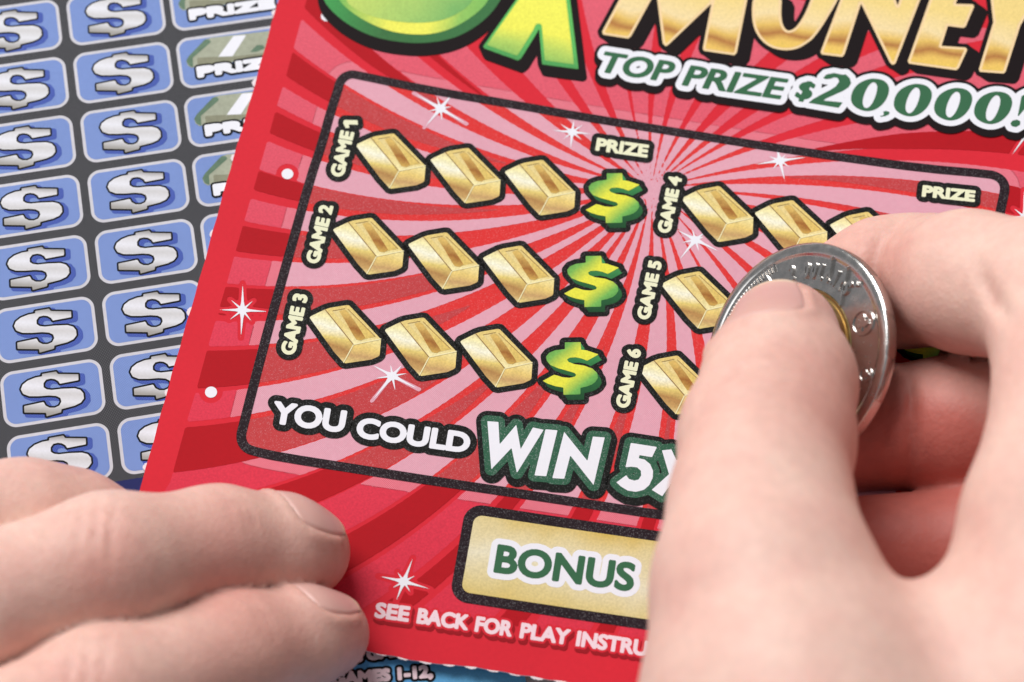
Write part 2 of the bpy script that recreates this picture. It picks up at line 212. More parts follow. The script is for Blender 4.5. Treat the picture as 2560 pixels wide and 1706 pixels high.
# ---------------------------------------------------------------- layout of the printed artwork, in mm on the cards
ART = json.loads(r"""{"frame":[[9.443,-25.418],[9.329,-18.985],[9.258,-9.616],[9.342,0.075],[9.412,11.709],[9.707,17.047],[9.709,22.188],[9.878,25.377],[9.843,26.485],[10.17,27.457],[10.926,28.086],[11.471,28.216],[22.191,28.167],[33.167,28.518],[42.922,28.638],[52.484,28.868],[62.199,29.032],[69.465,29.156],[79.052,29.37],[88.552,29.629],[96.946,30.25],[98.061,30.045],[98.84,29.46],[99.22,28.628],[99.248,27.649],[99.084,24.328],[97.6,-20.0],[96.0,-22.5],[94,-23.4],[62.398,-25.134],[54.946,-25.427],[44.976,-25.89],[34.978,-26.453],[24.934,-26.972],[14.879,-27.547],[11.784,-27.528],[10.828,-27.434],[10.059,-26.98],[9.596,-26.255],[9.446,-25.54]],
"rayclip":[[2.42,40.366],[2.52,37.902],[2.574,30.898],[2.625,25.666],[2.503,21.185],[2.547,17.059],[2.499,8.223],[2.443,3.649],[2.442,-0.782],[2.441,-5.171],[2.31,-14.624],[2.371,-21.243],[2.289,-25.131],[2.337,-33.911],[1.504,-36.892]],
"J":{"1":[[20.583,15.353],[30.755,15.445],[40.781,15.817]],
"2":[[20.538,2.527],[30.641,2.631],[40.636,2.842]],
"3":[[20.504,-10.387],[30.427,-9.98],[40.317,-9.449]],
"4":[[64.46,16.72],[74.274,16.486]],
"5":[[64.184,3.913]],
"6":[[63.612,-8.46]]},
"barJ":[40.523,3.007],
"bar_all":[[34.113,5.435],[34.191,5.664],[35.778,7.036],[36.368,7.412],[38.418,8.281],[38.701,8.307],[43.784,4.561],[43.857,4.366],[44.152,2.329],[44.012,2.09],[43.266,1.495],[40.171,0.26],[39.88,0.284],[38.365,1.441]],
"bar_left":[[34.113,5.435],[34.191,5.664],[35.778,7.036],[40.523,3.007],[39.88,0.284],[38.365,1.441]],
"bar_top":[[35.778,7.036],[36.368,7.412],[38.418,8.281],[38.701,8.307],[43.784,4.561],[40.523,3.007]],
"bar_front":[[40.523,3.007],[43.784,4.561],[43.857,4.366],[44.152,2.329],[44.012,2.09],[43.266,1.495],[40.171,0.26],[39.88,0.284]],
"bar_recess":[[36.767,7.039],[38.297,7.724],[38.663,7.732],[43.022,4.715],[41.053,3.734]],
"bar_dark":[[37.607,7.22],[38.326,7.588],[38.78,7.332],[40.075,6.109],[41.811,4.282],[41.433,3.815],[40.724,3.786],[40.22,4.293],[38.95,5.78]],
"bar_l1":[[35.778,7.036],[40.523,3.007]],
"bar_l2":[[40.523,3.007],[43.784,4.561]],
"bar_l3":[[40.523,3.007],[39.88,0.284]],
"dol":[[47.498,7.506],[47.309,8.437],[49.285,8.885],[49.571,7.851],[50.273,7.909],[51.091,7.779],[51.906,7.665],[50.635,6.489],[49.89,6.65],[49.096,6.661],[48.346,6.452],[48.062,6.129],[48.313,5.83],[49.134,5.685],[50.39,5.736],[51.536,5.535],[52.23,5.066],[52.469,4.416],[52.272,3.816],[51.894,3.337],[51.338,2.961],[50.545,2.588],[50.723,1.702],[48.615,1.211],[48.389,2.173],[47.318,2.158],[46.341,2.302],[45.625,2.553],[46.849,3.684],[47.328,3.662],[47.979,3.571],[48.906,3.677],[49.554,3.987],[49.655,4.27],[49.377,4.475],[48.406,4.587],[47.116,4.702],[46.119,4.931],[45.542,5.424],[45.345,5.998],[45.622,6.584],[46.314,7.082]],
"dolA":[47.309,8.437],
"dolP":[[47.633,20.931],[47.309,8.437],[47.131,-4.234]],
"five_out":[[3.302,42.371],[4.628,38.422],[6.289,36.916],[8.866,35.424],[12.436,34.382],[16.127,34.372],[19.672,34.989],[23.032,36.437],[25.354,38.443],[27.2,40.979],[28.394,44.015],[28.756,48.384]],
"five_mid":[[4.885,42.762],[6.556,38.894],[8.963,37.353],[12.015,36.181],[15.271,35.686],[18.506,36.065],[21.077,36.936],[23.463,38.646],[25.658,41.267],[26.804,43.657],[26.981,47.984]],
"five_in":[[6.293,43.108],[7.608,39.151],[8.772,38.157],[11.16,37.458],[14.526,37.307],[18.104,37.83],[20.846,38.785],[22.754,40.179],[24.202,41.999],[24.596,43.155],[24.321,47.378]],
"five_g":[[17.967,38.434],[11.527,42.233]],
"xx":[[32.306,49.177],[30.338,44.451],[27.483,36.29],[27.724,36.029],[32.587,35.184],[32.931,35.721],[34.211,40.105],[34.295,40.758],[35.857,35.316],[40.822,35.616],[37.5,46.027],[36.214,50.036]],
"money":[[[44.326,48.375],[42.768,41.979],[43.007,41.547],[46.477,41.649],[46.766,42.119],[48.322,48.174],[48.497,49.246]],[[48.865,49.323],[51.183,41.866],[51.634,41.492],[51.953,41.805],[56.546,49.407],[56.713,50.918]],[[56.468,50.869],[56.604,42.237],[56.803,41.841],[60.996,41.948],[61.223,42.428],[61.153,50.91],[61.123,51.791]],[[61.796,51.923],[62.083,48.881],[62.816,46.53],[64.113,44.884],[65.646,44.016],[67.536,43.944],[69.183,44.548],[70.372,45.791],[70.981,46.634],[71.787,48.538],[72.526,50.874],[73.02,52.437],[73.37,54.125],[69.708,53.441],[69.436,51.324],[69.068,49.637],[68.386,47.75],[67.62,47.092],[67.11,47.14],[66.464,47.968],[65.986,49.637],[65.65,52.67]],[[73.675,54.182],[72.243,44.69],[72.435,44.291],[75.217,44.404],[75.454,44.853],[76.356,53.125],[81.618,44.676],[82.036,44.375],[82.361,44.665],[84.26,56.089],[81.467,55.596],[81.271,53.646],[80.434,55.411]],[[85.474,56.302],[83.917,45.375],[84.102,44.975],[90.42,45.046],[90.733,45.417],[91.423,48.42],[91.168,48.738],[87.954,48.429],[88.336,51.665],[90.428,51.705],[90.694,51.998],[91.359,55.328],[91.101,55.578],[88.856,55.268],[89.108,56.93]],[[93.157,57.616],[94.207,53.249],[93.355,45.722],[93.559,45.326],[96.689,45.597],[96.882,45.959],[97.813,53.339],[99.541,58.668]]],
"zeros":[[[[79.964,41.857],[80.946,41.891],[81.753,41.463],[82.171,40.679],[82.167,39.606],[81.853,38.479],[81.16,37.428],[80.276,36.812],[79.317,36.665],[78.283,36.974],[77.644,37.497],[77.329,38.295],[77.388,39.45],[77.83,40.534],[78.689,41.337],[79.488,41.741]],[[79.993,41.288],[80.397,41.074],[80.591,40.393],[80.553,39.314],[80.312,38.128],[79.944,37.349],[79.548,37.134],[79.158,37.419],[78.952,38.165],[79.013,39.319],[79.314,40.519],[79.709,41.135]]],[[[85.668,42.062],[86.645,42.092],[87.446,41.66],[87.858,40.876],[87.848,39.805],[87.529,38.682],[86.833,37.636],[85.949,37.025],[84.994,36.883],[83.967,37.196],[83.334,37.721],[83.025,38.519],[83.091,39.672],[83.537,40.752],[84.396,41.55],[85.194,41.95]],[[85.694,41.494],[86.094,41.279],[86.284,40.598],[86.24,39.521],[85.992,38.339],[85.622,37.563],[85.227,37.35],[84.841,37.636],[84.64,38.382],[84.707,39.533],[85.013,40.73],[85.41,41.344]]],[[[90.999,42.352],[91.971,42.377],[92.766,41.942],[93.171,41.157],[93.156,40.087],[92.832,38.968],[92.134,37.926],[91.251,37.321],[90.299,37.183],[89.279,37.5],[88.652,38.028],[88.349,38.826],[88.421,39.977],[88.87,41.053],[89.73,41.846],[90.527,42.241]],[[91.021,41.784],[91.419,41.568],[91.604,40.887],[91.554,39.811],[91.301,38.632],[90.929,37.859],[90.534,37.649],[90.151,37.936],[89.955,38.681],[90.029,39.831],[90.34,41.024],[90.738,41.635]]],[[[96.246,42.691],[97.213,42.712],[98.001,42.274],[98.401,41.488],[98.379,40.421],[98.051,39.304],[97.351,38.268],[96.47,37.667],[95.522,37.533],[94.508,37.854],[93.887,38.384],[93.59,39.183],[93.667,40.332],[94.121,41.405],[94.98,42.192],[95.775,42.583]],[[96.265,42.125],[96.659,41.907],[96.84,41.226],[96.784,40.152],[96.527,38.976],[96.152,38.205],[95.758,37.997],[95.378,38.286],[95.188,39.031],[95.267,40.179],[95.583,41.369],[95.982,41.977]]]],
"two":[[73.224,40.685],[73.612,41.333],[74.54,41.722],[75.79,41.666],[76.074,41.82],[76.711,41.333],[77.04,40.604],[76.818,39.917],[76.189,39.228],[75.093,38.381],[74.214,37.717],[73.852,37.292],[76.413,37.483],[76.011,36.554],[71.932,36.574],[72.547,37.332],[73.51,38.228],[74.486,39.055],[75.115,39.745],[75.421,40.52],[75.22,40.985],[74.769,41.089],[74.205,40.753],[73.615,40.571]],
"comma":[[81.893,37.063],[82.295,37.235],[82.738,37.145],[82.732,36.789],[82.299,36.427],[81.606,36.16],[81.638,36.35],[81.986,36.47],[82.031,36.733]],
"bang":[[[99.428,42.456],[99.769,42.797],[100.298,43.169],[100.61,42.652],[100.072,40.576],[99.483,39.417],[99.356,39.466]],[[98.576,38.135],[98.754,38.589],[99.318,38.867],[99.8,38.693],[99.84,38.136],[99.358,37.703],[98.81,37.752]]],
"W":[[39.666,-17.078],[41.073,-16.894],[41.869,-19.868],[43.381,-16.788],[44.626,-19.948],[45.539,-16.716],[46.942,-16.755],[44.828,-23.223],[43.452,-20.031],[41.554,-23.423]],
"Ii":[[47.166,-16.63],[48.679,-16.456],[48.56,-22.893],[47.079,-23.091]],
"Nn":[[49.554,-16.493],[53.242,-19.79],[53.261,-16.391],[54.765,-16.196],[54.645,-22.833],[50.966,-19.504],[50.862,-22.77],[49.37,-22.987]],
"five":[[58.15,-16.265],[61.501,-16.155],[61.157,-17.649],[59.544,-17.692],[59.539,-18.12],[60.291,-18.156],[61.08,-18.612],[61.634,-19.445],[61.766,-20.361],[61.538,-21.442],[60.989,-22.211],[60.035,-22.687],[58.992,-22.711],[58.046,-22.341],[57.418,-21.905],[58.425,-20.71],[58.859,-21.14],[59.576,-21.229],[60.054,-20.991],[60.284,-20.379],[60.119,-19.752],[59.568,-19.392],[58.876,-19.438],[58.132,-19.665]],
"Xx":[[62.205,-16.489],[63.36,-16.114],[64.278,-17.494],[65.234,-16.07],[66.549,-16.093],[65.325,-18.419],[67.311,-21.596],[66.005,-22.044],[64.472,-19.91],[63.417,-22.611],[61.954,-22.016],[63.697,-19.501]],
"one":[[13.502,21.505],[13.72,20.858],[12.532,20.632],[12.699,20.139],[12.247,19.977],[11.768,20.617],[11.724,20.938],[11.838,21.148]],
"labels":[{"s":"GAME",
"a":[13.684,12.721],
"b":[13.551,19.643],
"c":[11.792,12.638]},{"s":"GAME 2",
"a":[13.495,-0.309],
"b":[13.397,8.364],
"c":[11.641,-0.444]},{"s":"GAME 3",
"a":[13.498,-13.619],
"b":[13.185,-4.89],
"c":[11.568,-13.725]},{"s":"GAME 4",
"a":[57.521,13.808],
"b":[57.552,22.331],
"c":[55.729,13.712]},{"s":"GAME 5",
"a":[57.252,1.013],
"b":[57.286,9.61],
"c":[55.478,0.946]},{"s":"GAME 6",
"a":[57.003,-11.72],
"b":[57.033,-3.268],
"c":[55.198,-11.752]},{"s":"PRIZE",
"a":[45.43,23.961],
"b":[52.445,24.288],
"c":[45.359,25.922]},{"s":"PRIZE",
"a":[88.791,25.378],
"b":[95.682,25.75],
"c":[88.762,27.113]}],
"you":[{"s":"YOU",
"a":[12.735,-23.356],
"b":[22.139,-22.635],
"c":[12.309,-20.261]},{"s":"COULD",
"a":[23.647,-22.881],
"b":[38.27,-21.948],
"c":[23.359,-20.015]}],
"bonus":{"s":"BONUS",
"a":[44.691,-36.852],
"b":[62.231,-35.833],
"c":[44.443,-33.043]},
"see":[{"s":"SEE",
"a":[31.48,-45.716],
"b":[35.809,-45.398],
"c":[31.301,-43.671]},{"s":"BACK",
"a":[36.766,-45.346],
"b":[43.219,-44.921],
"c":[36.599,-43.302]},{"s":"FOR",
"a":[44.026,-44.879],
"b":[48.668,-44.621],
"c":[43.877,-42.835]},{"s":"PLAY",
"a":[49.64,-44.546],
"b":[55.827,-44.21],
"c":[49.503,-42.503]},{"s":"INSTRUCTIONS",
"a":[56.649,-44.143],
"b":[75.119,-43.247],
"c":[56.528,-42.103]}],
"top":[{"s":"TOP",
"a":[43.162,35.723],
"b":[52.976,36.034],
"c":[43.132,39.021]},{"s":"PRIZE",
"a":[54.884,35.961],
"b":[68.099,36.373],
"c":[54.894,39.252]},{"s":"$",
"a":[69.959,36.982],
"b":[71.993,37.031],
"c":[69.942,39.792]}],
"bonusbox":[[[39.989,-29.669],[39.669,-39.554],[40.332,-40.853],[42.098,-41.521],[65.331,-40.405]],[[41.184,-29.949],[41.272,-39.473],[41.795,-40.147],[65.327,-39.111]],[[39.989,-29.669],[40.997,-28.513],[63.71,-26.817]],[[41.643,-29.744],[63.99,-28.278]]],
"stars":[[[[23.932,25.784]],[[19.909,27.271],[27.861,24.274],[22.466,22.5],[25.445,29.282]],[[22.9,27.68],[24.617,23.818],[22.172,24.884],[25.496,26.472]]],[[[41.902,26.107]],[[41.757,28.008],[42.19,23.513],[39.126,25.788],[44.531,26.334]],[[39.919,27.062],[43.569,25.086],[43.146,27.567],[40.893,24.699]]],[[[69.712,27.35]],[[66.428,26.08],[73.318,28.582],[68.758,29.9],[70.949,24.328]],[[68.047,27.757],[71.279,26.561],[70.392,28.48],[68.995,25.797]]],[[[5.366,-8.856]],[[4.454,-5.125],[6.132,-12.694],[2.261,-9.563],[8.765,-8.295]],[[3.411,-7.727],[6.975,-10.204],[6.421,-7.183],[4.032,-10.661]]],[[[26.38,-13.505]],[[23.406,-12.553],[30.165,-14.618],[24.633,-17.455],[27.296,-11.682]],[[25.781,-11.934],[27.286,-15.595],[24.159,-14.427],[28.316,-12.7]]],[[[60.918,13.691]],[[58.118,14.675],[64.53,12.514],[59.319,10.242],[62.009,15.063]],[[60.157,15.227],[61.745,11.962],[59.097,12.848],[62.053,14.396]]],[[[34.054,-40.335]],[[34.487,-37.029],[33.689,-43.046],[30.769,-40.299],[37.488,-40.582]],[[32.968,-39.257],[35.201,-41.555],[32.779,-41.539],[35.353,-39.22]]],[[[102.355,24.652]],[[99.959,24.209],[105.401,24.774],[101.651,28.682],[102.775,20.453]],[[100.693,25.791],[103.919,23.288],[103.545,26.059],[101.492,23.673]]],[[[101.554,38.513]],[[99.259,33.133],[103.475,43.966],[98.811,38.055],[104.993,38.349]],[[99.835,39.69],[103.314,36.982],[102.861,40.374],[100.403,36.681]]]],
"dots":[[5.767,36.033],[6.316,11.614],[4.276,-20.909]],
"ledge":[[-1.359,45.347],[-1.308,36.948],[-0.792,16.807],[-1.205,2.301],[-0.994,-15.357],[-1.138,-24.239],[-1.235,-34.294],[-1.243,-41.054]],
"bedge":[[31.399,-50.134],[39.278,-49.963],[44.86,-49.301],[49.965,-49.158],[55.705,-48.893]],
"bframe":[[0.9184463813430872,0.39554550256296495],[0.3665012267242973,-0.9304175679820246]],
"bdol":[[-24.831,14.899],[-24.831,14.579],[-23.028,14.532],[-22.838,14.922],[-20.269,15.4],[-20.323,16.21],[-22.719,16.295],[-22.876,15.913],[-23.296,15.556],[-23.803,15.397],[-24.395,15.438],[-24.779,15.869],[-24.823,16.431],[-24.466,16.776],[-23.833,16.971],[-22.535,17.039],[-20.923,17.246],[-20.238,17.577],[-19.906,18.132],[-19.916,18.839],[-20.359,19.329],[-21.173,19.613],[-22.887,19.811],[-22.963,20.221],[-24.84,20.46],[-24.856,19.964],[-27.566,19.459],[-27.513,18.587],[-25.028,18.451],[-24.821,18.982],[-24.337,19.348],[-23.697,19.459],[-23.093,19.281],[-22.78,18.77],[-22.858,18.26],[-23.341,17.893],[-24.231,17.668],[-25.523,17.551],[-26.739,17.341],[-27.476,16.895],[-27.703,16.218],[-27.417,15.628],[-26.72,15.179],[-25.715,14.925]],
"bprobe":{"boxTop":[-24.139,13.555],
"boxTopR":[-19.542,13.487],
"aboveBot":[-24.02,12.394],
"right1":[-17.285,14.806],
"right2":[-17.242,19.798],
"nleft1":[-16.318,14.972],
"nleft2":[-16.375,19.948],
"left":[-29.976,15.825],
"bot":[-21.639,20.945],
"S":[-23.747,17.398],
"c2S":[-9.561,8.376],
"c2Sb":[-9.498,-27.149],
"c2l":[-16.109,-27.986],
"c2r":[-3.086,-26.345],
"c3l":[-2.24,-26.958],
"c3top":[2.935,-31.156],
"c3bot":[3.081,-23.453],
"gridend":[-18.836,30.139],
"pat":[-15.315,30.133],
"Or":[30.069,65.209],
"prs":[0.106,-33.524],
"pre":[11.963,-33.507],
"pcap":[0.079,-35.133],
"c3b1":[1.95,-32.205]},
"bnote":[[[-1.078,-27.524],[-0.655,-28.162],[1.833,-30.357],[2.685,-30.495],[13.115,-30.179],[14.148,-27.473],[11.166,-26.066],[0.397,-26.575],[-0.463,-26.324],[-0.959,-26.798]],[[-1.078,-27.524],[-0.655,-28.162],[1.833,-30.357],[2.379,-30.268],[2.603,-29.836],[0.314,-28.16],[-0.14,-27.842],[-0.251,-26.368],[-0.824,-26.776]],[[3.276,-27.438],[5.722,-30.276],[7.445,-30.114],[5.191,-27.203]],[[0.403,-27.753],[3.243,-27.444],[3.103,-26.327],[0.397,-26.575]],[[7.586,-27.441],[8.682,-28.367],[9.433,-28.244],[9.713,-27.724],[8.55,-27.362]],[[3.267,-27.361],[5.181,-27.126],[5.103,-26.509],[3.166,-26.552]],[[5.181,-27.126],[10.938,-26.97],[10.845,-26.275],[5.171,-26.498]]],
"btext":[{"s":"the GAMES",
"a":[7.384,59.357],
"b":[17.978,59.757],
"c":[7.435,57.645]},{"s":"GAMES 1-12,",
"a":[6.199,61.871],
"b":[18.785,63.025],
"c":[6.222,60.165]}]}""")

# ---------------------------------------------------------------- object helpers
def tag(o, **k):
    for a, v in k.items(): o[a] = v
    return o

def empty(name, loc):
    o = bpy.data.objects.new(name, None); o.empty_display_size = 0.005
    COL.objects.link(o); o.location = [c*MM for c in loc]
    return o

def world_loc(o):
    p = Vector(o.location)
    while o.parent:
        o = o.parent; p = p+o.location
    return p

def mesh_obj(name, verts, faces, mat, parent=None, origin=(0, 0, 0), smooth=False):
    """verts in mm world coordinates; origin (mm) is the object's own origin"""
    me = bpy.data.meshes.new(name)
    v = (np.asarray(verts, float).reshape(-1, 3)-np.asarray(origin, float))*MM
    me.from_pydata(v.tolist(), [], faces); me.update()
    if smooth: me.polygons.foreach_set('use_smooth', [True]*len(me.polygons))
    if mat: me.materials.append(mat)
    o = bpy.data.objects.new(name, me); COL.objects.link(o)
    loc = Vector([c*MM for c in origin])
    if parent:
        o.parent = parent; loc = loc-world_loc(parent)
    o.location = loc
    return o

# ---------------------------------------------------------------- flat print: regions bounded by distance fields, meshed by marching squares
def seg_dist(X, Y, a, b):
    ax, ay = a; bx, by = b
    dx, dy = bx-ax, by-ay
    L = dx*dx+dy*dy+1e-12
    t = np.clip(((X-ax)*dx+(Y-ay)*dy)/L, 0, 1)
    return (X-ax-t*dx)**2+(Y-ay-t*dy)**2

def loops_sdf(segs):
    segs = [((float(a[0]), float(a[1])), (float(b[0]), float(b[1]))) for a, b in segs]
    def F(X, Y):
        d = np.full(X.shape, 1e9); inside = np.zeros(X.shape, bool)
        for a, b in segs:
            d = np.minimum(d, seg_dist(X, Y, a, b))
            c = (a[1] > Y) != (b[1] > Y)
            dy = (b[1]-a[1]) or 1e-12
            inside ^= c & (X < (b[0]-a[0])*(Y-a[1])/dy+a[0])
        d = np.sqrt(d)
        return np.where(inside, -d, d)
    p = np.array([q for s in segs for q in s])
    F.box = (p[:, 0].min(), p[:, 0].max(), p[:, 1].min(), p[:, 1].max())
    return F

def poly(pts):
    return loops_sdf([(pts[i], pts[(i+1) % len(pts)]) for i in range(len(pts))])

def soften(pts, n=2):
    """round a traced outline by corner cutting"""
    pts = [np.array(p, float) for p in pts]
    for _ in range(n):
        out = []
        for i in range(len(pts)):
            a, b = pts[i], pts[(i+1) % len(pts)]
            out += [a*0.75+b*0.25, a*0.25+b*0.75]
        pts = out
    return [tuple(p) for p in pts]

def grow(F, r):
    def G(X, Y): return F(X, Y)-r
    b = F.box; G.box = (b[0]-r, b[1]+r, b[2]-r, b[3]+r)
    return G

def union(*fs):
    def G(X, Y):
        d = fs[0](X, Y)
        for f in fs[1:]: d = np.minimum(d, f(X, Y))
        return d
    bs = np.array([f.box for f in fs]); G.box = (bs[:, 0].min(), bs[:, 1].max(), bs[:, 2].min(), bs[:, 3].max())
    return G

def shift(F, dx, dy):
    def G(X, Y): return F(X-dx, Y-dy)
    b = F.box; G.box = (b[0]+dx, b[1]+dx, b[2]+dy, b[3]+dy)
    return G

def smear(F, dx, dy, n=6): return union(*[shift(F, dx*i/n, dy*i/n) for i in range(n+1)])

def cut(F, *gs):
    def G(X, Y):
        d = F(X, Y)
        for g in gs: d = np.maximum(d, g(X, Y))
        return d
    G.box = F.box
    return G

def neg(F): return lambda X, Y: -F(X, Y)

def circle(c, r):
    def F(X, Y): return np.hypot(X-c[0], Y-c[1])-r
    F.box = (c[0]-r, c[0]+r, c[1]-r, c[1]+r)
    return F

def rrect(x0, x1, y0, y1, r):
    cx, cy, hx, hy = (x0+x1)/2, (y0+y1)/2, (x1-x0)/2-r, (y1-y0)/2-r
    def F(X, Y):
        qx, qy = np.abs(X-cx)-hx, np.abs(Y-cy)-hy
        return np.hypot(np.maximum(qx, 0), np.maximum(qy, 0))+np.minimum(np.maximum(qx, qy), 0)-r
    F.box = (x0, x1, y0, y1)
    return F

def march(F, h, box=None):
    x0, x1, y0, y1 = box or F.box
    x0 -= h; y0 -= h; x1 += h; y1 += h
    nx, ny = int(math.ceil((x1-x0)/h))+1, int(math.ceil((y1-y0)/h))+1
    xs, ys = x0+h*np.arange(nx), y0+h*np.arange(ny)
    X, Y = np.meshgrid(xs, ys, indexing='ij')
    V = F(X, Y); V = np.where(np.abs(V) < 1e-6, 1e-6, V)
    ins = V < 0
    cnt = ins[:-1, :-1].astype(int)+ins[1:, :-1]+ins[:-1, 1:]+ins[1:, 1:]
    verts, faces = [], []
    full = cnt == 4
    for i in range(nx-1):                       # runs of inside cells become one strip each
        col = full[i]
        if not col.any(): continue
        d = np.diff(np.concatenate(([0], col.astype(int), [0])))
        for s, e in zip(np.where(d == 1)[0], np.where(d == -1)[0]):
            n = len(verts)
            verts += [(xs[i], ys[s]), (xs[i+1], ys[s]), (xs[i+1], ys[e]), (xs[i], ys[e])]
            faces.append((n, n+1, n+2, n+3))
    for i, j in zip(*np.where((cnt > 0) & (cnt < 4))):
        c = ((xs[i], ys[j], V[i, j]), (xs[i+1], ys[j], V[i+1, j]), (xs[i+1], ys[j+1], V[i+1, j+1]), (xs[i], ys[j+1], V[i, j+1]))
        out = []
        for k in range(4):
            p, q = c[k], c[(k+1) & 3]
            if p[2] < 0: out.append((p[0], p[1]))
            if (p[2] < 0) != (q[2] < 0):
                t = p[2]/(p[2]-q[2]); out.append((p[0]+t*(q[0]-p[0]), p[1]+t*(q[1]-p[1])))
        if len(out) >= 3:
            n = len(verts); verts += out; faces.append(tuple(range(n, n+len(out))))
    return verts, faces

def sag(u): return 1.2*(np.maximum(u, 0)/40.0)**2      # the red card lifts gently towards its right side
DZ = 0.016
def on_red(layer):
    return lambda p: np.stack([p[:, 0], p[:, 1], sag(p[:, 0])+layer*DZ], 1)
BE, BFv = None, None

def print_part(name, F, mat, layer, parent, h=0.15, origin=None, surf=None, box=None):
    v, f = march(F, h, box)
    if not f: return None
    p = (surf or on_red)(layer)(np.array(v, float))
    if origin is None:
        origin = (p[:, 0].min()+p[:, 0].max())/2, (p[:, 1].min()+p[:, 1].max())/2, float(p[:, 2].min())
    elif len(origin) == 2:
        origin = (origin[0], origin[1], float(p[:, 2].min()))
    return mesh_obj(name, p, f, mat, parent, origin)

# lettering: contours of the built-in typeface, thickened as the print needs
_H = {}
def glyph_segs(s):
    if s in _H: return _H[s]
    c = bpy.data.curves.new('lettering', 'FONT'); c.body = s; c.resolution_u = 5
    o = bpy.data.objects.new('lettering', c)
    me = o.to_mesh()
    v = np.array([q.co[:2] for q in me.vertices])
    cnt = {}
    for p in me.polygons:
        for e in p.edge_keys: cnt[e] = cnt.get(e, 0)+1
    segs = [(v[a], v[b_]) for (a, b_), n in cnt.items() if n == 1]
    o.to_mesh_clear(); bpy.data.objects.remove(o); bpy.data.curves.remove(c)
    _H[s] = segs
    return segs
CAPH = max(q[1] for sg in glyph_segs('H') for q in sg)

def text_sdf(s, a, b, c, weight=0.1, shear=0.0, mirror=1, frame=None):
    """word s with its baseline from a to b, capital height from a to c"""
    a, b, c = (np.array(q, float) for q in (a, b, c))
    segs = glyph_segs(s)
    P = np.array([q for sg in segs for q in sg])
    x0, x1 = P[:, 0].min(), P[:, 0].max()
    ex = b-a; L = np.linalg.norm(ex); ex = ex/L
    ey = c-a; H = abs(ex[0]*ey[1]-ex[1]*ey[0]); up = np.array([-ex[1], ex[0]])
    if up @ ey < 0: up = -up
    sx = (L-2*weight)/(x1-x0); sy = (H-2*weight)/CAPH
    def m(q):
        x, y = (q[0]-x0)*sx+weight, q[1]*sy+weight
        return a+ex*(x+shear*y)+up*y
    return grow(loops_sdf([(m(p), m(q)) for p, q in segs]), weight)

# ---------------------------------------------------------------- table and the blue ticket underneath
tab = mesh_obj('table_top', [(-400, -350, -1.0), (500, -350, -1.0), (500, 500, -1.0), (-400, 500, -1.0)], [(0, 1, 2, 3)], M['table'])
tag(tab, kind='structure', label='pale table top under the tickets', category='table')

bE, bF = (np.array(q) for q in ART['bframe'])
ZB = -0.45
def bmap(p):                       # blue ticket's own layout (columns, rows) -> mm
    p = np.asarray(p, float); return p[..., 0:1]*bE+p[..., 1:2]*bF
def on_blue(layer):
    def f(p):
        q = bmap(p); return np.concatenate([q, np.full((len(q), 1), ZB+layer*DZ)], 1)
    return f
def on_blue_flip(layer): return on_blue(layer)

bt = empty('lottery_ticket', (*bmap(np.array([-5., 5.])), -0.9))
tag(bt, label='ticket with rows of silver dollar signs on blue squares, lying underneath', category='lottery ticket')
def bprint(name, F, mat, layer, parent, h=0.15, org=None):
    v, f = march(F, h)
    p = on_blue(layer)(np.array(v, float))
    f = [tuple(reversed(q)) for q in f]           # the layout frame is left-handed
    if org is None: b_ = F.box; org = ((b_[0]+b_[1])/2, (b_[2]+b_[3])/2)
    o = (*bmap(np.array(org, float)), ZB)
    return mesh_obj(name, p, f, mat, parent, o)
def card_mesh(loop, top, bot, name, mats, parent):
    n = len(loop)
    v = [(*p, top(p)) for p in loop]+[(*p, bot(p)) for p in loop]
    f = [tuple(range(n)), tuple(reversed(range(n, 2*n)))]+[(i, i+n, (i+1) % n+n, (i+1) % n) for i in range(n)]
    o = mesh_obj(name, v, f, mats[0], parent, (*np.mean(loop, 0), bot(loop[0])))
    o.data.materials.append(mats[1])
    for i, q in enumerate(o.data.polygons): q.material_index = 0 if i == 0 else 1
    return o
bl = [tuple(bmap(np.array(q, float))) for q in [(-60, 30.9), (30.07, 30.9), (30.07, -62), (-60, -62)]]
card_mesh(bl, lambda p: ZB, lambda p: ZB-0.3, 'card', (M['b_dark'], M['paperback']), bt)
low = [tuple(bmap(np.array(q, float))) for q in [(-60, 95), (30.07, 95), (30.07, 30.9), (-60, 30.9)]]
card_mesh(low, lambda p: ZB, lambda p: ZB-0.3, 'card', (M['b_low'], M['paperback']), bt)
bprint('print_band', rrect(-60, 30.0, 30.7, 32.6, 0.01), M['b_violet'], 1, bt, 0.6)

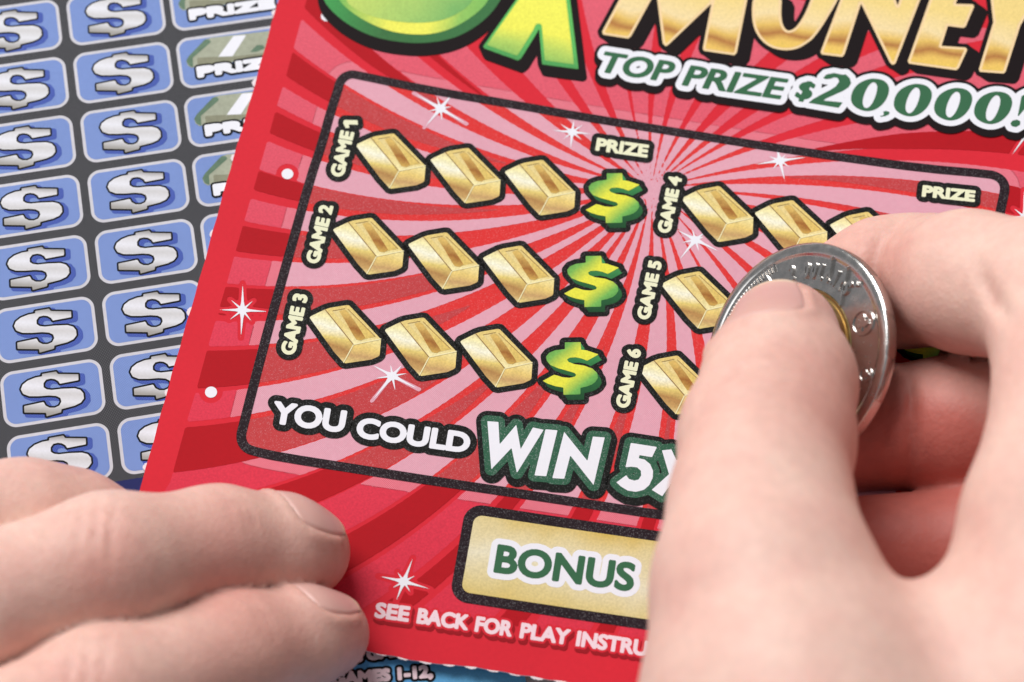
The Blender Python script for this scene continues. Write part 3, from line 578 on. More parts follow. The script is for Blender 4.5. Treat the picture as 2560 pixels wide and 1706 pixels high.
dolF = poly(ART['bdol'])
dc = (-23.75, 17.4)
PITCH_E, PITCH_F = 14.05, 8.88
proto = {}
def box_at(e0, e1, f0, src=None):
    f1 = f0+7.72
    ctr = ((e0+e1)/2, (f0+f1)/2)
    key = round(e1-e0, 2)
    if key in proto:
        base, octr = proto[key]
        d = bmap(np.array(ctr)-np.array(octr))*MM
        r = base.copy(); COL.objects.link(r)
        r.location = base.location+Vector((d[0], d[1], 0))
        for ch in base.children:
            c_ = ch.copy(); COL.objects.link(c_); c_.parent = r
        return r
    r = bprint('square', rrect(e0, e1, f0, f1, 1.75), M['b_silver'], 1, bt, 0.2, ctr)
    bprint('square_fill', rrect(e0+0.42, e1-0.42, f0+0.42, f1-0.42, 1.3), M['b_blue'], 2, r, 0.2, ctr)
    if key < 15:
        dd = shift(dolF, ctr[0]-dc[0], ctr[1]-dc[1])
        bprint('dollar_shadow', cut(grow(shift(dd, 0.42, 0.35), 0.42), grow(rrect(e0, e1, f0, f1, 1.75), -0.45)), M['b_shadow'], 3, r, 0.12, ctr)
        bprint('dollar_outline', grow(dd, 0.24), M['b_black'], 4, r, 0.1, ctr)
        bprint('dollar_sign', dd, M['b_dol'], 5, r, 0.1, ctr)
    else:
        o0 = ART['bprobe']['c3b1']; kk = [-2.2-e0, -31.0-f0]
        mv = lambda P_: [(q[0]-kk[0], q[1]-kk[1]) for q in P_]
        N = ART['bnote']; clip = rrect(e0+0.42, e1-0.42, f0+0.42, f1-0.42, 1.3)
        for i, (mt, ly) in enumerate([('b_note', 3), ('b_note2', 4), ('white', 4), ('b_note3', 4), ('b_note2', 4), ('b_note3', 5), ('b_note3', 5)]):
            bprint('banknote_print', cut(poly(mv(N[i])), clip), M[mt], ly, r, 0.15, ctr)
        pr = ART['bprobe']
        a_, b_, c_ = mv([(pr['prs'][0]+0.0, pr['prs'][1]), (pr['pre'][0], pr['pre'][1]), (pr['prs'][0], pr['prs'][1]-1.75)])
        t = text_sdf('PRIZE', a_, b_, c_, 0.24)
        bprint('word_outline', grow(t, 0.28), M['b_black'], 6, r, 0.12, ctr)
        bprint('word', t, M['white'], 7, r, 0.1, ctr)
    proto[key] = (r, ctr)
    return r
for k in range(-7, 2):
    f0 = 13.53+PITCH_F*k
    for c in (-1, 0, 1):
        box_at(-30.15+PITCH_E*c, -17.15+PITCH_E*c, f0)
for k in range(-7, 0):
    box_at(-2.2, 14.3, 13.53+PITCH_F*k)
for t in ART['btext']:
    F = text_sdf(t['s'], t['a'], t['b'], t['c'], 0.16)
    F2 = cut(F, lambda X, Y: -40-X)
    org = ((F.box[0]+F.box[1])/2, (F.box[2]+F.box[3])/2)
    bprint('rule_text_outline', grow(F, 0.32), M['b_black'], 2, bt, 0.15)
    bprint('rule_text', F, M['pink_white'], 3, bt, 0.1)

# ---------------------------------------------------------------- the red ticket
rt_ = empty('lottery_ticket', (48, -5, 0))
tag(rt_, label='red ticket with gold bars and green dollar signs, being scratched', category='lottery ticket')
rng = np.random.RandomState(5)
# outline of the card: slightly ragged die-cut edges
left = ART['ledge'][::-1]
loop = []
bed = [(-1.25, -51.3), (8, -51.0)]+[tuple(q) for q in ART['bedge']]
def jag(a, b, n, amp):
    a, b = np.array(a, float), np.array(b, float); d = b-a; L = np.hypot(*d); nrm = np.array([d[1], -d[0]])/L
    return [tuple(a+d*t+nrm*rng.normal(0, amp)) for t in np.arange(n)/n]
xl = -1.18
for i in range(len(bed)-1): loop += jag(bed[i], bed[i+1], 16, 0.035)
loop += [bed[-1], (104, -47.5), (104, 78)]
loop += [(xl, 78)]+jag((xl, 70), (xl, -50.5), 130, 0.03)
# mesh the card as strips across so it can follow the lift
us = sorted(set([round(x, 2) for x in np.arange(-1.18, 104.01, 1.5)]))
edge_b = lambda u: float(np.interp(u, [q[0] for q in bed]+[104], [q[1] for q in bed]+[-47.5]))
cv, cf = [], []
def lf(v): return xl+0.05*math.sin(v*9.1)+0.04*math.sin(v*23.7+1)
n = 70
vs = np.linspace(0, 1, n)
grid = []
for iu, u in enumerate(np.linspace(0, 1, 160)):
    for t in vs:
        x = u*(104-xl)+xl
        yb = edge_b(x)+0.04*math.sin(x*11.3)+0.03*math.sin(x*27)
        y = 78+(yb-78)*t
        if iu == 0: x = lf(y)
        grid.append((x, y, float(sag(x))))
N1 = len(grid)
cv = grid+[(p[0], p[1], p[2]-0.3) for p in grid]
idx = lambda i, j: i*n+j
for i in range(159):
    for j in range(n-1):
        cf.append((idx(i, j+1), idx(i+1, j+1), idx(i+1, j), idx(i, j)))
        cf.append((N1+idx(i, j), N1+idx(i+1, j), N1+idx(i+1, j+1), N1+idx(i, j+1)))
ntop = len(cf)
for j in range(n-1): cf.append((idx(0, j), N1+idx(0, j), N1+idx(0, j+1), idx(0, j+1)))
for i in range(159): cf.append((idx(i, n-1), N1+idx(i, n-1), N1+idx(i+1, n-1), idx(i+1, n-1)))
card = mesh_obj('card', cv, cf, M['red'], rt_, (48, -5, 0), smooth=False)
card.data.materials.append(M['paper'])
for i, q in enumerate(card.data.polygons): q.material_index = 0 if (i < ntop and i % 2 == 0) else 1

# torn perforation tabs: white paper fibres along the bottom edge, small nicks down the left edge
def tuft(cx, cy, w, hgt, down):
    pts = []
    m_ = 9
    for i in range(m_+1):
        t = i/m_
        r = hgt*(math.sin(math.pi*t)**0.5)*(0.75+0.4*rng.rand())
        pts.append((cx-w/2+w*t, cy-r) if down else (cx-r, cy-w/2+w*t))
    base = [(cx+w/2, cy+0.12), (cx-w/2, cy+0.12)] if down else [(cx+0.12, cy+w/2), (cx+0.12, cy-w/2)]
    pl = pts+base
    z = lambda p: float(sag(p[0]))-0.02
    k = len(pl)
    v = [(p[0], p[1], z(p)) for p in pl]+[(p[0], p[1], z(p)-0.2) for p in pl]
    c = sum((pl[i][0]*pl[(i+1) % k][1]-pl[(i+1) % k][0]*pl[i][1]) for i in range(k))
    o_ = list(range(k)) if c > 0 else list(range(k))[::-1]
    f = [tuple(o_), tuple(x+k for x in reversed(o_))]+[(o_[i], o_[i]+k, o_[(i+1) % k]+k, o_[(i+1) % k]) for i in range(k)]
    mesh_obj('torn_fibre', v, f, M['paper'], rt_, (cx, cy, float(sag(cx))-0.1))
x = 33.4
while x < 80:
    tuft(x, edge_b(x)+0.03, 1.55+0.25*rng.rand(), 0.22+0.1*rng.rand(), True); x += 2.78
for y in (34.9, 23.9, 12.3, 0.9, -10.6, -22.2, -32.6): tuft(xl+0.03, y, 1.0+0.5*rng.rand(), 0.34+0.14*rng.rand(), False)

# sunburst
CX, CY = 53.86, 19.87
S1, S2 = -0.20839106, -0.00116838
def theta0(X, Y):
    r = np.hypot(X-CX, Y-CY); a = np.degrees(np.arctan2(Y-CY, X-CX))
    return (a-S1*r-S2*r*r) % 360, r
def band(a0, a1, r0=0.0, grain=0.0):
    mid, half = (a0+a1)/2, (a1-a0)/2
    def F(X, Y):
        t, r = theta0(X, Y)
        d = np.abs((t-mid+180) % 360-180)-half
        e = np.radians(d)*np.maximum(r, 0.5)
        if r0 == 0:                    # the spokes pinch towards the middle
            e = np.radians(np.abs((t-mid+180) % 360-180)-half*(0.62+0.38*np.clip(r/15.0, 0, 1)))*np.maximum(r, 0.5)
        wob = 0.05*np.sin(r*5.1+mid)+0.03*np.sin(r*13.3+mid*2)
        if r0 > 0:                     # the dark core tapers in from radius r0
            tp = np.clip((r-r0)/14.0, 0, 1)
            e = np.radians(np.abs((t-mid+180) % 360-180)-half*tp**0.7)*r
            e = np.where(r < r0, 1.0, e)
        return e+wob*grain
    return F
REDS = [(9.6, 11.9), (17.5, 21.6), (26.5, 30.0), (38, 41.5), (47.5, 51), (55, 59.8), (64.5, 70), (77, 81.3), (90.8, 94.8), (102.3, 105.8), (114.6, 116.6), (126.5, 131),
        (139, 143.5), (151.8, 158.8), (165.0, 168.8), (174, 178.2), (182.7, 189), (192.3, 198.4), (203.4, 208.4), (212.2, 218), (222.2, 227.8), (231.4, 237.6),
        (241.2, 247.2), (251.0, 255.4), (260.2, 265.4), (269.6, 273.6), (280.6, 285), (291.2, 294.4), (299.8, 303.4), (311.8, 313.8), (321.3, 324), (330.6, 334), (341, 344.5), (351, 353), (360.5, 364.2)]
DARKS = [(18.6, 23.6, 17), (29.5, 33.5, 20), (10.6, 13.4, 20), (165.3, 167.0, 23), (173.9, 176.6, 28), (183.3, 187.2, 19), (193.3, 197.0, 25), (203.6, 206.9, 20), (213.0, 217.1, 26),
         (222.7, 226.9, 17), (232.0, 237.0, 29), (241.9, 247.2, 31), (251.4, 255.2, 33), (260.7, 264.8, 27), (270.5, 272.8, 23), (281.2, 283.9, 26), (291.9, 293.9, 30), (300.6, 302.8, 30), (321.9, 323.6, 30), (331.3, 333.6, 28)]
panel = poly(soften(ART['frame'], 1))
clip_pts = ART['rayclip']
outer_clip = poly([tuple(q) for q in clip_pts]+[(1.4, -46), (26, -46.5), (36, -43.6), (60, -42.6), (103.5, -42), (103.5, 60), (2.5, 60)])
def any_of(bs):
    def F(X, Y):
        d = None
        for b_ in bs:
            e = b_(X, Y); d = e if d is None else np.minimum(d, e)
        return d
    return F
redF = any_of([band(a, b_, 0, 0.45) for a, b_ in REDS])
coreF = circle((CX, CY), 1.3)
redF2 = lambda X, Y: np.maximum(redF(X, Y), -coreF(X, Y))
paleF = neg(redF2)
darkF = any_of([band(a, b_, r, 0.3) for a, b_, r in DARKS])
BOX = (0, 104, -52, 52)
# sparkles (first, as their red or pale halos interrupt the rays)
def spark(s, w=0.40, tipw=0.03):
    c = np.array(s[0][0]); fs = []
    for tips, ww in ((s[1], w), (s[2], w*0.8)):
        for t in tips:
            t = np.array(t); d = t-c; L = np.hypot(*d); nn = np.array([-d[1], d[0]])/L
            fs.append(poly([tuple(c+nn*ww), tuple(c+d*0.3+nn*ww*0.42), tuple(t), tuple(c+d*0.3-nn*ww*0.42), tuple(c-nn*ww)]))
    fs.append(circle(tuple(c), w*1.35))
    return union(*fs)
sparks = [spark(s) for s in ART['stars']]
halo_star = union(*[grow(sparks[i], 0.42) for i in (3, 6, 7, 8)])
halo_out = union(*[grow(sparks[i], 0.42) for i in (3, 6, 7, 8)]+[circle(tuple(p), 1.5) for p in ART['dots']])
zone_in = panel
zone_mid = lambda X, Y: np.maximum(panel(X, Y)-2.0, -panel(X, Y))
zone_out = lambda X, Y: 1.9-panel(X, Y)
def part(name, F, mat, layer, h=0.2, **k): return print_part(name, F, M[mat], layer, rt_, h, **k)
def boxed(F, b=BOX):
    G = lambda X, Y: F(X, Y); G.box = b; return G
part('scratch_panel', grow(panel, 0.2), 'red_in', 1, 0.4)
part('sunburst_ray', boxed(cut(boxed(paleF), zone_in)), 'pale_in', 2, 0.22, box=(8, 99, -28.5, 31))
part('sunburst_ray', boxed(cut(boxed(darkF), zone_in, lambda X, Y: redF(X, Y)+0.12)), 'dark_in', 2, 0.22, box=(8, 99, -28.5, 31))
part('sunburst_ray', boxed(cut(boxed(paleF), zone_mid, outer_clip, neg(halo_out))), 'pale_mid', 1, 0.22, box=(5, 103, -31, 34))
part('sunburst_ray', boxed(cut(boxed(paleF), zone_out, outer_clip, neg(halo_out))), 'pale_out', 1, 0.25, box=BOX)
part('sunburst_ray', boxed(cut(boxed(darkF), lambda X, Y: 0.6-panel(X, Y), outer_clip, neg(halo_star))), 'dark_out', 2, 0.25, box=BOX)
for i, f_ in enumerate(sparks):
    if i in (0, 4): part('sparkle_halo', cut(grow(union(*[poly([tuple(ART['stars'][i][0][0]), tuple(np.array(t)+[0.05, 0.05]), tuple(np.array(t)-[0.05, 0.05])]) for t in ART['stars'][i][1]]), 0.22), zone_in), 'pale_in', 3, 0.15)
    part('sparkle', f_ if i > 5 or i == 3 else cut(f_, zone_in), 'white', 4, 0.08)
for p in ART['dots']: part('register_dot', circle(tuple(p), 0.77), 'white', 3, 0.12)
# frame of the panel
part('panel_frame', cut(boxed(lambda X, Y: np.abs(panel(X, Y))-0.62, (7.5, 100, -29, 32)), lambda X, Y: -200-X), 'frame', 5, 0.16)

# labels, gold bars, dollar signs
def group_part(name, F, mat, layer, parent, h=0.1, origin=None, **k):
    return print_part(name, F, M[mat], layer, parent, h, origin=origin, **k)
for t in ART['labels']:
    F = text_sdf(t['s'], t['a'], t['b'], t['c'], 0.14)
    if t is ART['labels'][0]: F = union(F, poly(ART['one']))
    nm = 'game_label' if t['s'][0] == 'G' else 'prize_label'
    o = part(nm, grow(F, 0.72), 'black', 8, 0.1)
    group_part('lettering', F, 'cream', 9, o, 0.07)
bJ = np.array(ART['barJ'])
bp = {k: [np.array(q)-bJ for q in ART['bar_'+k]] for k in ('all', 'left', 'top', 'front', 'recess', 'dark', 'l1', 'l2', 'l3')}
J = ART['J']
spots = [q for k in '123' for q in J[k]]+J['4']+[[84.2, 16.6]]
rowdv = np.array(J['5'][0])-np.array(J['4'][0])
spots += [J['5'][0], [74.1, 4.1], [84.1, 4.3], J['6'][0], [73.6, -8.2], [83.6, -8.0]]
def thick_line(a, b_, w):
    def F(X, Y): return np.sqrt(seg_dist(X, Y, a, b_))-w
    F.box = (min(a[0], b_[0])-w, max(a[0], b_[0])+w, min(a[1], b_[1])-w, max(a[1], b_[1])+w)
    return F
for s in spots:
    s = np.array(s)
    g = {k: [tuple(q+s) for q in v] for k, v in bp.items()}
    o = part('gold_bar', grow(poly(g['all']), 0.76), 'black', 6, 0.14)
    og = (float(s[0]), float(s[1]))
    for k, nm, ly in (('left', 'bar_side', 7), ('top', 'bar_face', 7), ('front', 'bar_end', 7), ('recess', 'bar_recess', 8), ('dark', 'recess_shade', 9)):
        group_part(nm, poly(g[k]), {'left': 'bar_left', 'top': 'bar_top', 'front': 'bar_front', 'recess': 'bar_recess', 'dark': 'bar_dark'}[k], ly, o, 0.13, origin=og)
    rc = g['recess']
    group_part('bar_edge_line', union(*[thick_line(rc[i_], rc[i_+1], 0.035) for i_ in (0, 2)]), 'bar_line2', 10, o, 0.06, origin=og)
    group_part('bar_edge_line', thick_line(g['l1'][0], g['l1'][1], 0.05), 'bar_line2', 10, o, 0.07, origin=og)
    group_part('bar_edge_line', union(thick_line(g['l2'][0], g['l2'][1], 0.07), thick_line(g['l3'][0], g['l3'][1], 0.07)), 'bar_line', 10, o, 0.07, origin=og)
dA = np.array(ART['dolA']); dpts = [np.array(q)-dA for q in ART['dol']]
dspots = list(ART['dolP'])+[[91.5, 21.9], [91.3, 9.15], [91.0, -3.2]]
for s in dspots:
    s = np.array(s); F = poly([tuple(q+s) for q in dpts])
    sd = smear(F, 0.62, -0.62, 3)
    c_ = ((F.box[0]+F.box[1])/2, (F.box[2]+F.box[3])/2)
    o = part('dollar_sign', union(grow(F, 0.72), grow(sd, 0.6)), 'black', 6, 0.12)
    group_part('dollar_side', sd, 'dol_side', 7, o, 0.1, origin=c_)
    group_part('dollar_face', F, 'dol', 8, o, 0.08, origin=c_)

# "YOU COULD WIN 5X"
yc = []
for t in ART['you']:
    F = text_sdf(t['s'], t['a'], t['b'], t['c'], 0.2)
    o = part('slogan_word', grow(F, 0.85), 'black', 6, 0.13)
    group_part('lettering', F, 'white', 10, o, 0.08)
win = union(poly(ART['W']), poly(ART['Ii']), poly(ART['Nn']))
five = union(poly(ART['five']), poly(ART['Xx']))
for F in (win, five):
    o = part('slogan_word', union(grow(F, 1.45), grow(shift(F, 0.15, -0.35), 1.5)), 'black', 7, 0.14)
    group_part('word_edge', grow(F, 0.82), 'green_in', 9, o, 0.12)
    group_part('lettering', F, 'white', 10, o, 0.08)
# bonus box
B_ = ART['bonusbox']
bo = rrect(39.35, 68.5, -41.4, -27.6, 2.4)
tilt = math.atan2(1.35, 23)
def rot(F, c, a):
    ca, sa = math.cos(a), math.sin(a)
    def G(X, Y):
        x, y = X-c[0], Y-c[1]; return F(c[0]+ca*x+sa*y, c[1]-sa*x+ca*y)
    b_ = F.box; G.box = (b_[0]-1, b_[1]+1, b_[2]-1, b_[3]+1.6); return G
bo = rot(rrect(39.75, 70, -41.55, -28.45, 2.3), (40, -35), 0.05)
bi = rot(rrect(41.05, 68.7, -40.2, -29.85, 1.1), (40, -35), 0.05)
o = part('bonus_box', bo, 'frame', 4, 0.16)
group_part('bonus_field', bi, 'bonus', 6, o, 0.2)
t = ART['bonus']; F = text_sdf(t['s'], t['a'], t['b'], t['c'], 0.2)
group_part('word_edge', grow(F, 0.78), 'white', 7, o, 0.12)
group_part('lettering', F, 'green', 8, o, 0.08)
for t in ART['see']:
    F = text_sdf(t['s'], t['a'], t['b'], t['c'], 0.13)
    o = part('instruction_word', cut(grow(shift(F, 0.3, -0.42), 0.34), lambda X, Y: -200-X), 'shadow_red', 3, 0.12)
    group_part('word_glow', grow(F, 0.3), 'red', 4, o, 0.12)
    group_part('lettering', F, 'pink_white', 5, o, 0.08)

# headline: the big green figure and letter, the gold word, the top prize line
Fo = poly(soften(ART['five_out']))
cA = tuple(np.array(ART['five_g'][0]))
o = part('headline_figure', union(grow(Fo, 0.75), grow(shift(Fo, 0.35, -1.35), 0.6), grow(shift(Fo, 0.5, -0.7), 0.7)), 'black2', 5, 0.2)
group_part('figure_edge', Fo, 'five_out', 6, o, 0.15, origin=cA)
group_part('figure_rim', poly(soften(ART['five_mid'])), 'five_mid', 7, o, 0.15, origin=cA)
group_part('figure_bowl', poly(soften(ART['five_in'])), 'five_in', 8, o, 0.15, origin=cA)
Fx = poly(ART['xx']); cx = (float(np.mean([q[0] for q in ART['xx']])), float(min(q[1] for q in ART['xx']))+3)
o = part('headline_letter', union(grow(Fx, 0.6), smear(grow(Fx, 0.6), 0.75, -1.1, 4)), 'black2', 5.4, 0.2)
group_part('letter_edge', Fx, 'x_edge', 8, o, 0.13, origin=cx)
group_part('letter_face', grow(shift(Fx, -0.12, 0.16), -0.48), 'x_face', 9, o, 0.13, origin=cx)
mon = [poly(soften(q)) if i_ == 3 else poly(q) for i_, q in enumerate(ART['money'])]
M_ = union(*mon[:3])
for i, F in enumerate([M_]+mon[3:]):
    c_ = ((F.box[0]+F.box[1])/2, F.box[2]+(0.6 if i == 2 else 0))
    o = part('headline_letter', union(grow(F, 0.62), smear(grow(F, 0.55), 1.35, -0.75, 5)), 'black2', 6+0.2*i, 0.2)
    group_part('letter_rim', F, 'mon_rim', 9, o, 0.13, origin=c_)
    group_part('letter_face', grow(F, -0.36), 'mon', 10, o, 0.13, origin=c_)
line = []
for t in ART['top']:
    w = 0.12
    f1 = text_sdf(t['s'], t['a'], t['b'], t['c'], w, shear=0.24)
    line.append(union(shift(f1, -0.07, 0), f1, shift(f1, 0.07, 0)))
zer = [cut(poly(soften(a)), neg(poly(soften(b_)))) for a, b_ in ART['zeros']]
zout = [poly(soften(a)) for a, b_ in ART['zeros']]
digits = [poly(ART['two'])]+zer+[poly(ART['comma'])]+[poly(q) for q in ART['bang']]
solid = [poly(ART['two'])]+zout+[poly(ART['comma'])]+[poly(q) for q in ART['bang']]
allw = [('top_prize_word', line[0], line[0]), ('top_prize_word', line[1], line[1]), ('top_prize_sum', union(line[2], *digits), union(line[2], *solid))]
for i, (nm, F, Fs) in enumerate(allw):
    o = part(nm, union(grow(Fs, 1.25), smear(grow(Fs, 1.2), 0.05, -0.75, 3)), 'black2', 11+0.3*i, 0.2)
    group_part('word_edge', grow(Fs, 0.82), 'white', 13, o, 0.13)
    group_part('lettering', F, 'green', 14, o, 0.09)

# ---------------------------------------------------------------- the two-tone coin, tilted on its edge under the thumb
CC = np.array([75.6, -4.6, 14.5])
th_, ph_ = math.radians(47.2), math.radians(197.8)
CN = np.array([math.sin(th_)*math.cos(ph_), math.sin(th_)*math.sin(ph_), math.cos(th_)])
CU = UP-CN*(UP @ CN); CU /= np.linalg.norm(CU)           # "up" in the coin's plane as the camera sees it
CR = np.cross(CU, CN)
def metal(name, col, rough, bump=0.0, scale=900):
    m, nt, b = newmat(name)
    b.inputs['Metallic'].default_value = 1.0
    b.inputs['Base Color'].default_value = (*col, 1)
    tc = node(nt, 'ShaderNodeTexCoord')
    nz = node(nt, 'ShaderNodeTexNoise'); nz.inputs['Scale'].default_value = scale; nz.inputs['Detail'].default_value = 6
    link(nt, tc.outputs['Object'], nz.inputs['Vector'])
    mr = node(nt, 'ShaderNodeMapRange'); mr.inputs[1].default_value = 0.3; mr.inputs[2].default_value = 0.75
    mr.inputs[3].default_value = rough*0.75; mr.inputs[4].default_value = rough*1.5
    link(nt, nz.outputs[0], mr.inputs[0]); link(nt, mr.outputs[0], b.inputs['Roughness'])
    if bump:
        bu = node(nt, 'ShaderNodeBump'); bu.inputs['Strength'].default_value = bump; bu.inputs['Distance'].default_value = 0.0001
        n2 = node(nt, 'ShaderNodeTexNoise'); n2.inputs['Scale'].default_value = 350; n2.inputs['Detail'].default_value = 4
        link(nt, tc.outputs['Object'], n2.inputs['Vector'])
        link(nt, n2.outputs[0], bu.inputs['Height']); link(nt, bu.outputs[0], b.inputs['Normal'])
    return m
M['nickel'] = metal('worn_nickel', (0.62, 0.60, 0.58), 0.2, 0.25)
M['brass'] = metal('worn_brass', (0.40, 0.29, 0.13), 0.34, 0.25)
coin = empty('coin', CC-CN*0.0)
coin['label'] = 'two-tone silver and gold coin gripped between thumb and finger'; coin['category'] = 'coin'
coin.matrix_world = Matrix(((CR[0], CU[0], CN[0], CC[0]*MM), (CR[1], CU[1], CN[1], CC[1]*MM), (CR[2], CU[2], CN[2], CC[2]*MM), (0, 0, 0, 1)))
def coin_part(name, v, f, mat, parent, smooth=False):
    me = bpy.data.meshes.new(name)
    me.from_pydata((np.array(v, float)*MM).tolist(), [], f); me.update()
    if smooth: me.polygons.foreach_set('use_smooth', [True]*len(me.polygons))
    me.materials.append(mat)
    o = bpy.data.objects.new(name, me); COL.objects.link(o); o.parent = parent
    return o
def lathe(prof, nseg, wave=None):
    v, f = [], []
    k = len(prof)
    for i in range(nseg):
        a = 2*math.pi*i/nseg
        for r, z, w in prof:
            rr = r-(w*wave(i) if wave else 0)
            v.append((rr*math.cos(a), rr*math.sin(a), z))
    for i in range(nseg):
        j = (i+1) % nseg
        for q in range(k-1):
            f.append((i*k+q, j*k+q, j*k+q+1, i*k+q+1))
    return v, f
CRAD = 14.5
def reed(i):                                   # alternating reeded and plain stretches on the edge
    return (0.5+0.5*math.cos(i*math.pi)) if (i//45) % 2 == 0 else 0.0
prof = [(8.7, -0.25, 0), (12.6, -0.25, 0), (12.85, -0.2, 0), (13.0, -0.06, 0), (13.25, 0.04, 0), (13.7, 0.07, 0), (14.1, 0.04, 0), (14.38, -0.06, 0), (14.5, -0.24, 0.16), (14.5, -1.6, 0.16), (14.42, -1.75, 0), (14.2, -1.8, 0), (13.3, -1.8, 0), (13.1, -1.55, 0), (8.7, -1.55, 0)]
v, f = lathe(prof, 720, reed)
v += [(0, 0, -0.25), (0, 0, -1.55)]
ring = coin_part('outer_ring', v[:-2], f, M['nickel'], coin, True)
prof = [(0.001, -0.22, 0), (8.3, -0.22, 0), (8.55, -0.12, 0), (8.7, -0.30, 0), (8.7, -1.5, 0), (0.001, -1.5, 0)]
v, f = lathe(prof, 128)
centre = coin_part('gold_centre', v, f, M['brass'], coin)
# beads inside the rim
bv, bf = [], []
for i in range(150):
    a = 2*math.pi*i/150
    c, s = math.cos(a), math.sin(a)
    if not (2.0 < a < 4.1): continue
    r0, r1, w = 11.9, 13.05, 0.17
    n0 = len(bv)
    for r, w_, z in ((r0, w, -0.27), (r1, w, -0.27), (r0+0.08, w*0.5, 0.02), (r1-0.08, w*0.5, 0.02)):
        bv += [(r*c-w_*s, r*s+w_*c, z), (r*c+w_*s, r*s-w_*c, z)]
    bf += [(n0+4, n0+5, n0+7, n0+6), (n0, n0+4, n0+6, n0+2), (n0+1, n0+3, n0+7, n0+5), (n0, n0+1, n0+5, n0+4), (n0+2, n0+6, n0+7, n0+3)]
o = coin_part('rim_bead', bv, bf, M['nickel'], ring); o['kind'] = 'stuff'
def relief(name, F, z0, hgt, parent, mat, h=0.07):
    v, f = march(F, h)
    r = grow(F, -0.06)
    v2, f2 = march(r, h)
    # walls: lowest outline and raised top, joined by a bevel skirt
    V = [(p[0], p[1], z0+hgt) for p in v]; Fc = list(f)
    seen = {}
    def key(p): return (round(p[0], 4), round(p[1], 4))
    cnt = {}
    for q in f:
        for i in range(len(q)):
            a, b_ = key(v[q[i]]), key(v[q[(i+1) % len(q)]])
            if (b_, a) in cnt: cnt.pop((b_, a))
            else: cnt[(a, b_)] = 1
    for a, b_ in cnt:
        n0 = len(V)
        V += [(a[0], a[1], z0+hgt), (b_[0], b_[1], z0+hgt), (b_[0], b_[1], z0), (a[0], a[1], z0)]
        Fc.append((n0+3, n0+2, n0+1, n0))
    return coin_part(name, V, Fc, mat, parent)
def arc_text(s, r, a0, a1, hgt, wt):
    """raised letters along the rim from angle a0 to a1 (degrees, decreasing)"""
    fs = []
    n_ = len(s)
    for i, ch in enumerate(s):
        if ch == ' ': continue
        a = math.radians(a0+(a1-a0)*(i+0.5)/n_)
        c = np.array([math.cos(a), math.sin(a)])*r
        t = np.array([math.sin(a), -math.cos(a)])
        w = abs(math.radians(a1-a0))*r/n_*0.78
        if ch == 'I' or ch == '1': w *= 0.35
        p = c-t*w/2
        fs.append(text_sdf(ch, p, p+t*w, p+c/r*hgt, wt))
    return union(*fs)
for nm, args in (('lettering', ('CANADA', 9.9, 172, 118, 2.3, 0.15)), ('lettering', ('2 DOLLARS', 9.8, 106, 48, 2.1, 0.13))):
    relief(nm, arc_text(*args), -0.26, 0.36, ring, M['nickel'])
def leaf(c, s):
    pts = [(0, 1), (0.22, 0.6), (0.42, 0.72), (0.36, 0.2), (0.62, 0.42), (0.9, 0.3), (0.82, 0.05), (0.95, -0.05), (0.5, -0.42), (0.52, -0.55), (0.06, -0.5), (0.05, -1)]
    pts += [(-x, y) for x, y in reversed(pts[1:])]
    return poly([(c[0]+x*s, c[1]+y*s) for x, y in pts])
mc = (9.9, 4.1)
ringF = lambda: None
def annulus(c, r, w):
    def F(X, Y): return np.abs(np.hypot(X-c[0], Y-c[1])-r)-w
    F.box = (c[0]-r-w, c[0]+r+w, c[1]-r-w, c[1]+r+w); return F
relief('mint_mark', union(annulus(mc, 1.55, 0.12), leaf(mc, 1.1)), -0.26, 0.22, ring, M['nickel'])
mc2 = (11.4, -2.4)
relief('mint_mark', union(annulus(mc2, 0.9, 0.08), leaf(mc2, 0.6)), -0.26, 0.16, ring, M['nickel'])
relief('ridge_line', union(rrect(3.7, 3.95, 9.4, 12.5, 0.1), rot(rrect(6.2, 6.4, 6.2, 11.2, 0.1), (6.3, 8), -0.08), rot(rrect(7.9, 8.4, 8.6, 9.2, 0.1), (8, 9), 0.3)), -0.26, 0.42, ring, M['nickel'])
relief('wreath_line', union(annulus((0, 0), 8.0, 0.09), leaf((3.5, 4.4), 1.6), leaf((-4.2, 4.0), 1.6), leaf((0, -5), 1.6)), -0.22, 0.2, centre, M['brass'])

# ---------------------------------------------------------------- hands: one smooth skin grown from tapered bones
def cone_dist(P, a, b, r1, r2):
    a, b = np.asarray(a, float), np.asarray(b, float)
    ba = b-a; l2 = ba @ ba; rr = r1-r2; a2 = l2-rr*rr
    if a2 <= 0:
        c, r = (a, r1) if r1 > r2 else (b, r2)
        return np.linalg.norm(P-c, axis=-1)-r
    il2 = 1/l2
    pa = P-a
    y = pa @ ba; z = y-l2
    x2 = ((pa*l2-y[..., None]*ba)**2).sum(-1)
    y2 = y*y*l2; z2 = z*z*l2
    k = np.sign(rr)*rr*rr*x2
    d = (np.sqrt(x2*a2*il2)+y*rr)*il2-r1
    m1 = np.sign(z)*a2*z2 > k
    m2 = (~m1) & (np.sign(y)*a2*y2 < k)
    d = np.where(m1, np.sqrt(x2+z2)*il2-r2, d)
    d = np.where(m2, np.sqrt(x2+y2)*il2-r1, d)
    return d
def smin(a, b, k):
    h = np.maximum(k-np.abs(a-b), 0)/k
    return np.minimum(a, b)-h*h*k*0.25
def chain(P, pts, k=2.5):
    d = None
    for (a, r1), (b, r2) in zip(pts[:-1], pts[1:]):
        e = cone_dist(P, a, b, r1, r2)
        d = e if d is None else smin(d, e, k)
    return d
